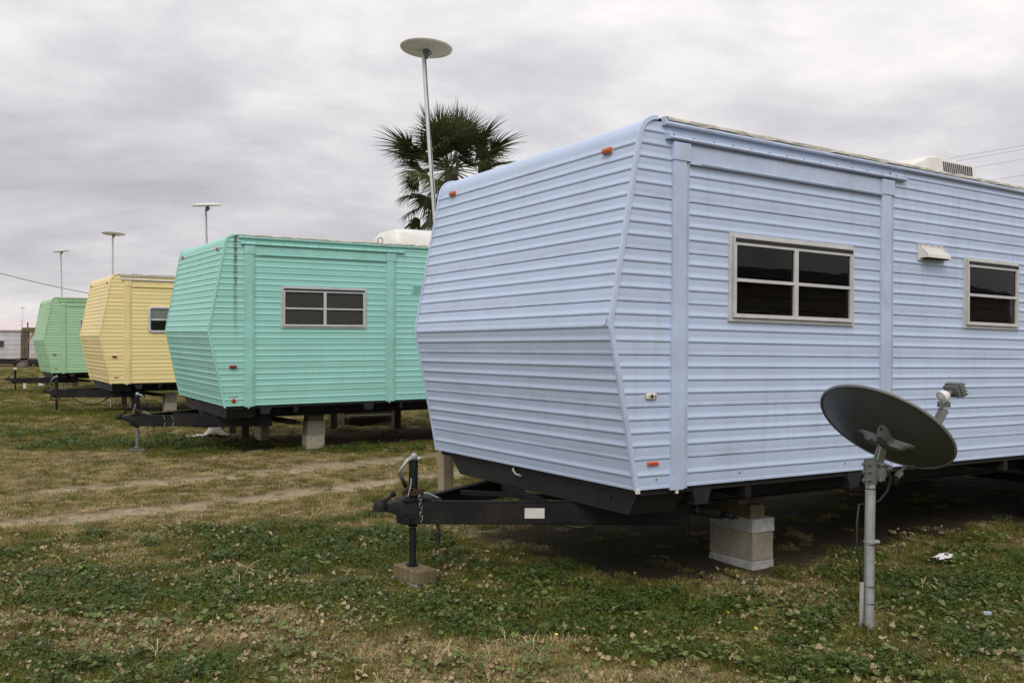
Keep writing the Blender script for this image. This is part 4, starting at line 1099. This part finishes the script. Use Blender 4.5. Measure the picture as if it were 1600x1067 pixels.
def frond_mesh(seed, droop, dry, spread=88, length=.92, pet=.80):
    rnd = random.Random(seed); b = MB()
    b.tube([(0, 0, 0), (pet*.5, 0, .02), (pet, 0, 0)], [.018, .013, .010], 5)
    b.cur = 1; n = 30
    for i in range(n):
        a = radians(lerp(-spread, spread, i/(n-1))+rnd.uniform(-1.5, 1.5)); L_ = length*(1-.25*(abs(a)/radians(spread))**2)*rnd.uniform(.85, 1.06)
        d = Vector((cos(a), sin(a), 0)); sd_ = Vector((-sin(a), cos(a), 0)); ps = []
        dr = droop*rnd.uniform(.6, 1.4); z = 0; p = Vector((pet-.01, 0, 0)); seg = 6; ang = rnd.uniform(0, .12)+.10*cos(a)
        hw = [.010, .027, .027, .019, .012, .006, .001]
        for k in range(seg+1):
            t = k/seg; fold = .012*(1 if i % 2 else -1)*min(1, t*3)*(1-t)
            ps.append((p+sd_*hw[k]*.85+Vector((0, 0, fold)), p-sd_*hw[k]*.85-Vector((0, 0, fold))))
            ang -= dr*(t**1.5)*.55; tw = rnd.uniform(-.05, .05)*t
            p = p + (d*cos(ang)+Vector((0, 0, sin(ang)))+sd_*tw)*L_/seg
        b.sheet([list(q) for q in ps])
    me = b.mesh('frond', [PETM, PALMD if dry else PALMG]); return me
GF = [frond_mesh(i, .12+.16*i, False) for i in range(4)]; DF = [frond_mesh(20+i, 1.3, True, 60, .65, .55) for i in range(2)]; HF = [frond_mesh(30+i, 1.1, False, 75, .72, .8) for i in range(2)]
rnd = random.Random(11)
def put_frond(me, az, el, z, sc, roll=0):
    o = bpy.data.objects.new('frond', me); COL.objects.link(o); o.parent = palm
    o.matrix_local = Matrix.Translation((.12*cos(az), .12*sin(az), z)) @ Matrix.Rotation(az, 4, 'Z') @ Matrix.Rotation(-el, 4, 'Y') @ Matrix.Rotation(roll, 4, 'X') @ Matrix.Scale(sc, 4)
for i in range(44):
    t = i/43; az = i*2.399+rnd.uniform(-.2, .2); el = lerp(radians(84), radians(-32), t**.85)+rnd.uniform(-.12, .12)
    me = GF[min(3, int(t*4))] if t < .72 else rnd.choice(HF)
    put_frond(me, az, el, PH-.10-.35*t, rnd.uniform(.84, 1.04)*(1.0 if t > .2 else .9), rnd.uniform(-.7, .7))
for i in range(34):
    az = i*2.399+1; put_frond(rnd.choice(HF if i % 3 == 0 else DF), az, radians(rnd.uniform(-80, -25)), PH-.40-.024*i, rnd.uniform(.65, .95), rnd.uniform(-.6, .6))
# extra low frond on the left, as seen above the teal roof
for a_, e_2, zz, s_ in ((pi*1.02, -.75, PH-1.0, 1.1), (pi*1.1, -.35, PH-.75, 1.0), (pi*.93, -.5, PH-.9, 1.0), (pi*1.2, -.9, PH-1.1, .9), (pi*1.04, .25, PH-.1, 1.15), (.08, .32, PH-.15, 1.15), (.0, .05, PH-.3, 1.0)):
    put_frond(HF[0] if e_2 < 0 else GF[1], a_, e_2, zz, s_, rnd.uniform(-.5, .5))
for i in range(14):
    put_frond(GF[2 + i % 2], -pi/2 + rnd.uniform(-1.5, 1.5), rnd.uniform(-.35, .75), PH-.25, rnd.uniform(.7, .9), rnd.uniform(-.9, .9))
b = MB(); b.tube([(rnd.uniform(-.02, .02), rnd.uniform(-.02, .02), (PH-.25)*i/14-.05) for i in range(15)], [.24-.08*min(1, i/9)+rnd.uniform(-.01, .015) for i in range(15)], 14); b.build('trunk', TRUNKM, palm, smooth=False)

# ------------------------------------------------------------------ far left: white mobile homes, porch
def home(name, label, x0, x1, y, dep, z0, wall_h, roof_h, wm, rm, wins, courses=6, yaw=0, origin=None):
    root = empty(name, origin or ((x0+x1)/2, y, gz(0, y)), (0, 0, yaw)); tag(root, label, 'mobile home')
    hx = (x1-x0)/2
    for i in range(courses):
        h = wall_h/courses; MB().box(-hx, hx, -.012 if i % 2 else -.004, .06, z0+i*h, z0+(i+1)*h-.02).build('siding_course', wm, root)
    MB().box(-hx, hx, .061, dep, z0, z0+wall_h-.01).build('wall', wm, root)
    b = MB(); zt2 = z0+wall_h
    b.add([(-hx-.1, -.2, zt2), (hx+.1, -.2, zt2), (hx+.1, dep/2, zt2+roof_h), (-hx-.1, dep/2, zt2+roof_h), (-hx-.1, dep+.2, zt2), (hx+.1, dep+.2, zt2), (-hx-.1, -.2, zt2+.10), (hx+.1, -.2, zt2+.10), (hx+.1, dep/2, zt2+roof_h+.1), (-hx-.1, dep/2, zt2+roof_h+.1), (-hx-.1, dep+.2, zt2+.1), (hx+.1, dep+.2, zt2+.1)],
          [(0, 1, 7, 6), (6, 7, 8, 9), (9, 8, 11, 10), (0, 6, 9, 10, 4, 3), (1, 2, 5, 11, 8, 7), (4, 10, 11, 5), (0, 3, 2, 1), (3, 4, 5, 2)])
    b.build('roof', rm, root)
    for (a, c, z1_, z2_) in wins:
        fr = MB(); fr.box(a-.06, c+.06, -.05, -.013, z1_-.06, z2_+.06); w_ = fr.build('window_frame', ALU, root)
        MB().box(a, (a+c)/2-.02, -.06, -.051, z1_, z2_).build('pane', WPANE, w_); MB().box((a+c)/2+.02, c, -.06, -.051, z1_, z2_).build('pane', WPANE, w_)
    return root
WPANE = simple('far_pane', (.03, .045, .075), .15, var=.1, bump=0)
h1 = home('mobile_home', 'long white mobile home with a dirty wall on a dark undercarriage at the far left', -50, -36.4, 71, 4, .60, 2.20, .03, WALLW, WHITEP, [(2.1, 3.34, 1.50, 2.03), (-2.6, -1.4, 1.50, 2.03)], 6)
MB().box(-6.8, 6.8, .1, 3.9, .25, .60).build('undercarriage', UNDER, h1)
for x in (-4.5, -1.5, 1.0, 2.2, 4.2, 5.0, 5.9): 
    MB().lathe([(.2, -.12), (.42, -.12), (.42, .12), (.2, .12)], 14, Matrix.Translation((x, .3, .42)) @ Matrix.Rotation(pi/2, 4, 'X')).build('wheel', TYRE, h1)
h2 = home('mobile_home', 'farther mobile home showing only its pinkish metal roof above the white one', -58, -20, 84, 6, .7, 2.2, 1.15, WALLW, ROOFP, [], 2)
pr = empty('porch_frame', (-38.2, 67, gz(0, 67))); tag(pr, 'rickety brown timber porch frame beside the far white mobile home', 'porch')
Q = 67/1412.6
for px_, wd in ((36.5, .30), (42.5, .22)): 
    x = (px_-800)*Q+38.2; MB().box(x-wd/2, x+wd/2, -.1, .1, -.05, 2.95 if px_ > 40 else 2.8).build('post', WOODB, pr)
x0 = (36-800)*Q+38.2; x1 = (60-800)*Q+38.2
MB().box(x0, x1, -.15, 1.2, 2.65, 2.95).build('roof_beam', WOODD, pr); MB().beam(((43-800)*Q+38.2, 0, 1.9), ((53-800)*Q+38.2, 0, 2.6), .1, .12, up=(0, 1, 0)).build('brace', WOOD, pr)
MB().box(x0-.5, x1, -.1, 1.4, .55, .68).build('deck', WOODB, pr); MB().box((42.6-800)*Q+38.2, (43.6-800)*Q+38.2, -.05, .05, 2.96, 3.35).build('post', UNDER, pr)
for i, px_ in enumerate((38, 42, 46)): MB().lathe([(.0001, .35), (.2, .3), (.26, .12), (.22, 0)], 10, Matrix.Translation(((px_-800)*Q+38.2, -.5-.2*i, 0))).build('footing_rubble', CONCD, pr)
# cross-arm antenna
ta = empty('crossbar_antenna', ((34-800)/1412.6*77, 77, gz(0, 77))); tag(ta, 'thin crossbar television antenna mast by the far porch', 'antenna')
zc2 = at(34, 77, 504)[2]-gz(0, 60); MB().tube([(0, 0, 0), (0, 0, zc2)], .03, 6).build('mast', GALV, ta); MB().tube([(-.22, 0, zc2+.02), (.3, 0, zc2-.04)], .018, 5).build('crossbar', GALV, ta)
# home across the lane, behind the camera: seen only mirrored in the window panes
hx_, hy_ = to_world('B', 14.5, -10.5)
hm = home('mobile_home', 'beige mobile home across the lane, mirrored in the windows of the blue trailer', -8.5, 8.5, 0, 4.2, .5, 2.5, .55, BEIGE, ROOFD,
          [(-5.8, -4.6, 1.3, 2.3), (-2.2, -.9, 1.3, 2.3), (1.5, 2.9, 1.3, 2.3), (5, 6.2, 1.3, 2.3)], 8, POSE['B'][3]+pi, (hx_, hy_, 0))
b = MB(); b.box(-8.3, 8.3, .2, 4, 0, .5); b.build('skirting', UNDER, hm)

# ------------------------------------------------------------------ overhead wires
def wire(p, q, lab, sag=.3, r=.010, ext=(0, 1)):
    p, q = Vector(p), Vector(q); d = q-p; a = p+d*ext[0]; c = p+d*ext[1]; mid = (a+c)/2; b = MB(); n = 24
    pts = [a.lerp(c, i/n)-mid-Vector((0, 0, sag*4*(i/n)*(1-i/n))) for i in range(n+1)]
    b.tube(pts, r, 5); o = b.build('power_line', WIRE); o.location = mid; tag(o, lab, 'power line', 'overhead wires')
wire(at(-60, 45, 413), at(150, 45, 462), 'single black cable sloping down at the left behind the green trailer', .12, .016, (0, 1.05))
for i, (a, c) in enumerate((((1457, 249.6), (1600, 224)), ((1487, 250.5), (1600, 230)), ((1524, 258.5), (1600, 245.4)), ((1531, 281), (1600, 271)))):
    wire(at(a[0], 45, a[1]), at(c[0], 45, c[1]), ['topmost', 'second highest', 'third highest', 'lowest'][i]+' of the four thin wires at the upper right behind the roof air conditioner', 0.0, .006, (-1, 3))

# ------------------------------------------------------------------ vegetation cover
src = bpy.data.collections.new('plant_sources')
def vmat(name, a, c, rough=.6, tr=True, hi=1.5, hm=.5):
    m, nt_, p = newmat(name); b = NB(nt_); oi = b.n('ShaderNodeObjectInfo'); c1 = b.mix(oi.outputs['Random'], a, c)
    nz = b.noise(b.coord(), 55, 2, .5); c1 = b.mix(b.math('MULTIPLY', b.ramp(nz, [(.42, 0), (.62, 1)]), hm), c1, tuple(min(1, x*hi) for x in c))
    b.val(p.inputs['Base Color'], c1); p.inputs['Roughness'].default_value = rough; p.inputs['Specular IOR Level'].default_value = .15
    return m
V_DRY = vmat('dry_blades', (.22, .165, .075), (.44, .345, .18)); V_OLIVE = vmat('olive_blades', (.095, .092, .020), (.21, .18, .05))
V_GRN = vmat('green_blades', (.052, .066, .008), (.125, .130, .020)); V_CLOV = vmat('clover_leaf', (.016, .034, .006), (.052, .082, .018), .45, True, 2.0, .65)
V_RND = vmat('round_leaf', (.055, .078, .018), (.14, .165, .055), .5, True, 1.4, .6); V_DEAD = vmat('dead_leaf', (.13, .10, .05), (.36, .29, .18)); V_STRAW = vmat('straw', (.36, .29, .15), (.55, .45, .24))
def src_obj(b, name, mats):
    o = bpy.data.objects.new(name, b.mesh(name, mats)); src.objects.link(o); return o
def tuft(seed, n, rad, h, wd, lean):
    rnd = random.Random(seed); b = MB()
    for i in range(n):
        a = rnd.uniform(0, 2*pi); r = rad*sqrt(rnd.random()); p = Vector((r*cos(a), r*sin(a), -.008)); d = rnd.uniform(0, 2*pi); hh_ = h*rnd.uniform(.5, 1.2); ln = lean*rnd.uniform(.3, 1.3)
        dv = Vector((cos(d), sin(d), 0)); sv = Vector((-sin(d), cos(d), 0))*wd/2; m1 = p+Vector((0, 0, hh_*.6))+dv*hh_*ln*.4; m2 = p+Vector((0, 0, hh_*(1-.3*min(1, ln))))+dv*hh_*ln
        k = len(b.v); b.v += [tuple(p-sv), tuple(p+sv), tuple(m1+sv*.8), tuple(m1-sv*.8), tuple(m2)]; b.f += [(k, k+1, k+2, k+3), (k+3, k+2, k+4)]; b.m += [0, 0]
    return b
def clover(seed, n, rad, r0, h):
    rnd = random.Random(seed); b = MB()
    for i in range(n):
        a = rnd.uniform(0, 2*pi); r = rad*sqrt(rnd.random()); z = h*rnd.uniform(.25, 1); c = Vector((r*cos(a), r*sin(a), z)); tl = Matrix.Rotation(rnd.uniform(-.7, .7), 3, 'X') @ Matrix.Rotation(rnd.uniform(-.7, .7), 3, 'Y'); a0 = rnd.uniform(0, 2)
        for k in range(3):
            t = a0+k*2.094; L_ = r0*rnd.uniform(.8, 1.2)
            q = [Vector((0, 0, 0)), Vector((L_*.6*cos(t-.6), L_*.6*sin(t-.6), .002)), Vector((L_*cos(t-.28), L_*sin(t-.28), .001)), Vector((L_*cos(t+.28), L_*sin(t+.28), .001)), Vector((L_*.6*cos(t+.6), L_*.6*sin(t+.6), .002))]
            j = len(b.v); b.v += [tuple(c+tl @ v) for v in q]; b.f.append((j, j+1, j+2, j+3, j+4)); b.m.append(0)
        if i % 3 == 0:
            j = len(b.v); b.v += [(c.x-.001, c.y, -.01), (c.x+.001, c.y, -.01), tuple(c)]; b.f.append((j, j+1, j+2)); b.m.append(0)
    return b
def roundleaf(seed, n, rad, r0, h, curl):
    rnd = random.Random(seed); b = MB()
    for i in range(n):
        a = rnd.uniform(0, 2*pi); r = rad*sqrt(rnd.random()); R_ = r0*rnd.uniform(.6, 1.2); c = Vector((r*cos(a), r*sin(a), h*rnd.uniform(.3, 1))); tl = Matrix.Rotation(rnd.uniform(-.5, .5), 3, 'X') @ Matrix.Rotation(rnd.uniform(-.5, .5), 3, 'Y'); a0 = rnd.uniform(0, 6)
        j = len(b.v); b.v.append(tuple(c)); m = 11
        for k in range(m):
            t = a0+.25+(2*pi-.5)*k/(m-1); rr_ = R_*(1+.06*sin(t*5)); b.v.append(tuple(c+tl @ Vector((rr_*cos(t), rr_*sin(t), curl*R_*(.5+.5*sin(t*2+a0))+.1*R_))))
        for k in range(m-1): b.f.append((j, j+1+k, j+2+k)); b.m.append(0)
    return b
KIND = {}
def reg(kind, objs): KIND[kind] = objs
reg('dry', [src_obj(tuft(i, 95, .085, .036, .0032, 1.2), f'a{i}_dry_tuft', V_DRY) for i in range(3)])
reg('olive', [src_obj(tuft(10+i, 95, .085, .038, .0032, 1.0), f'b{i}_olive_tuft', V_OLIVE) for i in range(3)])
reg('green', [src_obj(tuft(20+i, 80, .08, .050, .0034, .8), f'c{i}_green_tuft', V_GRN) for i in range(3)])
reg('clover', [src_obj(clover(30+i, 34, .085, .0115, .055), f'd{i}_clover', V_CLOV) for i in range(4)])
reg('round', [src_obj(roundleaf(40+i, 5, .09, .0145, .04, .15), f'e{i}_round_leaves', V_RND) for i in range(4)])
reg('dead', [src_obj(roundleaf(50+i, 7, .10, .0125, .025, .9), f'f{i}_dead_leaves', V_DEAD) for i in range(4)])
def straw(seed):
    rnd = random.Random(seed); b = MB()
    for i in range(6):
        d = rnd.uniform(0, 2*pi); L_ = rnd.uniform(.12, .26); dv = Vector((cos(d), sin(d), 0)); sv = Vector((-sin(d), cos(d), 0)); rr_ = []
        for k in range(6):
            t = k/5; p = dv*L_*t*(.5+.5*t)+Vector((0, 0, .12*L_/.2*sin(t*2.3)*.8)); w_ = .0035*(1-t*.8); rr_.append([p-sv*w_, p+sv*w_])
        b.sheet(rr_)
    return b
reg('straw', [src_obj(straw(60+i), f'g{i}_straw', V_STRAW) for i in range(3)])
def flower(seed):
    b = MB(); b.tube([(0, 0, -.01), (.003, 0, .05)], .001, 4); b.lathe([(.0001, .050), (.010, .054), (.013, .058), (.008, .056), (.0001, .054)], 9); return b
reg('flower', [src_obj(flower(0), 'h0_flower', YFLOW)])
ORDER = sorted([o.name for k in KIND.values() for o in k]); IDX = {n_: i for i, n_ in enumerate(ORDER)}
def scatter(name, label, pts, cat):
    """pts: (x,y,z, rx,ry,rz, scale, source name)"""
    me = bpy.data.meshes.new(name); me.from_pydata([p[:3] for p in pts], [], [])
    a = me.attributes.new('rot', 'FLOAT_VECTOR', 'POINT'); a.data.foreach_set('vector', [c for p in pts for c in p[3:6]])
    a = me.attributes.new('scl', 'FLOAT', 'POINT'); a.data.foreach_set('value', [p[6] for p in pts])
    a = me.attributes.new('idx', 'INT', 'POINT'); a.data.foreach_set('value', [IDX[p[7]] for p in pts])
    o = bpy.data.objects.new(name, me); COL.objects.link(o)
    ng = bpy.data.node_groups.new(name+'_scatter', 'GeometryNodeTree'); ng.interface.new_socket('Geometry', in_out='INPUT', socket_type='NodeSocketGeometry'); ng.interface.new_socket('Geometry', in_out='OUTPUT', socket_type='NodeSocketGeometry')
    n_ = ng.nodes; gi = n_.new('NodeGroupInput'); go = n_.new('NodeGroupOutput'); ip = n_.new('GeometryNodeInstanceOnPoints'); ci = n_.new('GeometryNodeCollectionInfo')
    ci.inputs['Collection'].default_value = src; ci.inputs['Separate Children'].default_value = True; ci.inputs['Reset Children'].default_value = True
    m2p = n_.new('GeometryNodeMeshToPoints'); ng.links.new(gi.outputs[0], m2p.inputs[0]); ng.links.new(m2p.outputs[0], ip.inputs['Points']); ng.links.new(ci.outputs[0], ip.inputs['Instance']); ip.inputs['Pick Instance'].default_value = True
    for nm, tp, sk in (('rot', 'FLOAT_VECTOR', 'Rotation'), ('scl', 'FLOAT', 'Scale'), ('idx', 'INT', 'Instance Index')):
        na = n_.new('GeometryNodeInputNamedAttribute'); na.data_type = tp; na.inputs['Name'].default_value = nm; ng.links.new(na.outputs['Attribute'], ip.inputs[sk])
    ng.links.new(ip.outputs[0], go.inputs[0])
    md = o.modifiers.new('scatter', 'NODES'); md.node_group = ng
    return tag(o, label, cat, None, 'stuff')
rnd = random.Random(5)
OBST = []
grass, clov, rnds, leaves = [], [], [], []
def rp(x, y, kind, sc, tilt=.12): 
    return (x, y, gz(x, y)+.018*noise.noise(Vector((x*1.3, y*1.3, 0)))-.0, rnd.uniform(-tilt, tilt), rnd.uniform(-tilt, tilt), rnd.uniform(0, 6.28), sc, rnd.choice(KIND[kind]).name)
bands = [(3.3, 5.5, 300), (5.5, 7.5, 230), (7.5, 10, 160), (10, 14, 100), (14, 20, 55), (20, 34, 20), (34, 60, 4)]
for y0, y1, den_ in bands:
    A = .5*(y1*y1-y0*y0)*1.24; n_ = int(A*den_)
    for _ in range(n_):
        y = sqrt(rnd.uniform(y0*y0, y1*y1)); x = rnd.uniform(-.62, .62)*y
        if y > 13 and x > 1: continue
        sh = shade_amt(x, y); da = dirt_amt(x, y) if y < 17 else 0
        if rnd.random() < max(sh*.94, min(.95, da*1.35+rnd.uniform(-.35,.05))): continue
        ga = green_amt(x, y)+rnd.uniform(-.18, .18); big = 1 + max(0, (y-6)*.05)
        lush = min(1, max(0, ga))
        if ga > .55:
            if rnd.random() < .42 and y < 16: clov.append(rp(x, y, 'clover', rnd.uniform(.7, 1.15)*big*(.7+.4*lush)))
            else: grass.append(rp(x, y, 'green', rnd.uniform(.7, 1.2)*big))
        elif ga > .30: grass.append(rp(x, y, 'olive' if rnd.random() < .65 else 'green', rnd.uniform(.6, 1.0)*big))
        else: grass.append(rp(x, y, 'dry' if rnd.random() < .52 else ('olive' if rnd.random() < .8 else 'green'), rnd.uniform(.55, .95)*big))
        if y < 7.6:
            lp = noise.noise(Vector((x*1.6, y*1.6, 21)))
            wl = (.34 if y < 6 else .16)*(1.0+lp*1.6) + (.18 if x > 1.2 and y < 5.6 else 0)
            if rnd.random() < wl*.55: rnds.append(rp(x+rnd.uniform(-.05, .05), y, 'round', rnd.uniform(.7, 1.35), .2))
            if rnd.random() < wl*(.50 if x < 0 else .25): leaves.append(rp(x+rnd.uniform(-.05, .05), y, 'dead', rnd.uniform(.7, 1.3), .3))
for px_, Y in ((345, 4.9), (250, 4.35), (700, 4.35), (835, 4.4), (225, 5.2), (470, 8.3), (40, 5.3), (1170, 4.3), (380, 5.8), (1440, 5.6), (100, 6.2), (490, 7.9)):
    leaves.append(rp((px_-800)/1412.6*Y, Y, 'straw', rnd.uniform(.5, .95), .35))
for _ in range(40):
    y = rnd.uniform(3.9, 8.5); x = rnd.uniform(-.6, .6)*y
    if shade_amt(x, y) < .2: leaves.append(rp(x, y, 'straw', rnd.uniform(.25, .5), .3))
scatter('grass', 'short mixed dry and green grass covering the lawn', grass, None)
scatter('clover', 'dark green clover growing in patches through the lawn', clov, None)
scatter('round_leaf_weeds', 'small round grey green weed leaves scattered over the near lawn', rnds, None)
scatter('dead_leaves', 'curled tan dead leaves and straw lying on the near lawn', leaves, None)
for i, (px_, py_) in enumerate(((987, 899), (1009, 917), (893, 912), (948, 925), (1084, 945), (871, 994), (1171, 984), (1128, 960))):
    Y = CAMZ*1412.6/(py_-551.7); x = (px_-800)/1412.6*Y
    o = bpy.data.objects.new('yellow_flower', KIND['flower'][0].data); COL.objects.link(o); o.location = (x, Y-.1, .012); o.rotation_euler = (.2, .2, i); o.scale = (.7, .7, .75)
    tag(o, ['yellow flower nearest the shaded soil under the blue trailer nose', 'yellow flower just right of the one nearest the trailer nose', 'yellow flower in the clover between the jack block and the pier', 'tiny yellow flower low in the clover left of the pier',
            'yellow flower in the weeds in front of the block pier', 'lone yellow flower on the dry patch near the bottom of the lawn', 'tall yellow flower left of the satellite dish pole', 'small yellow flower between the block pier and the dish pole'][i], 'flower', 'yellow flowers in the lawn')
print('points', len(grass), len(clov), len(rnds), len(leaves))
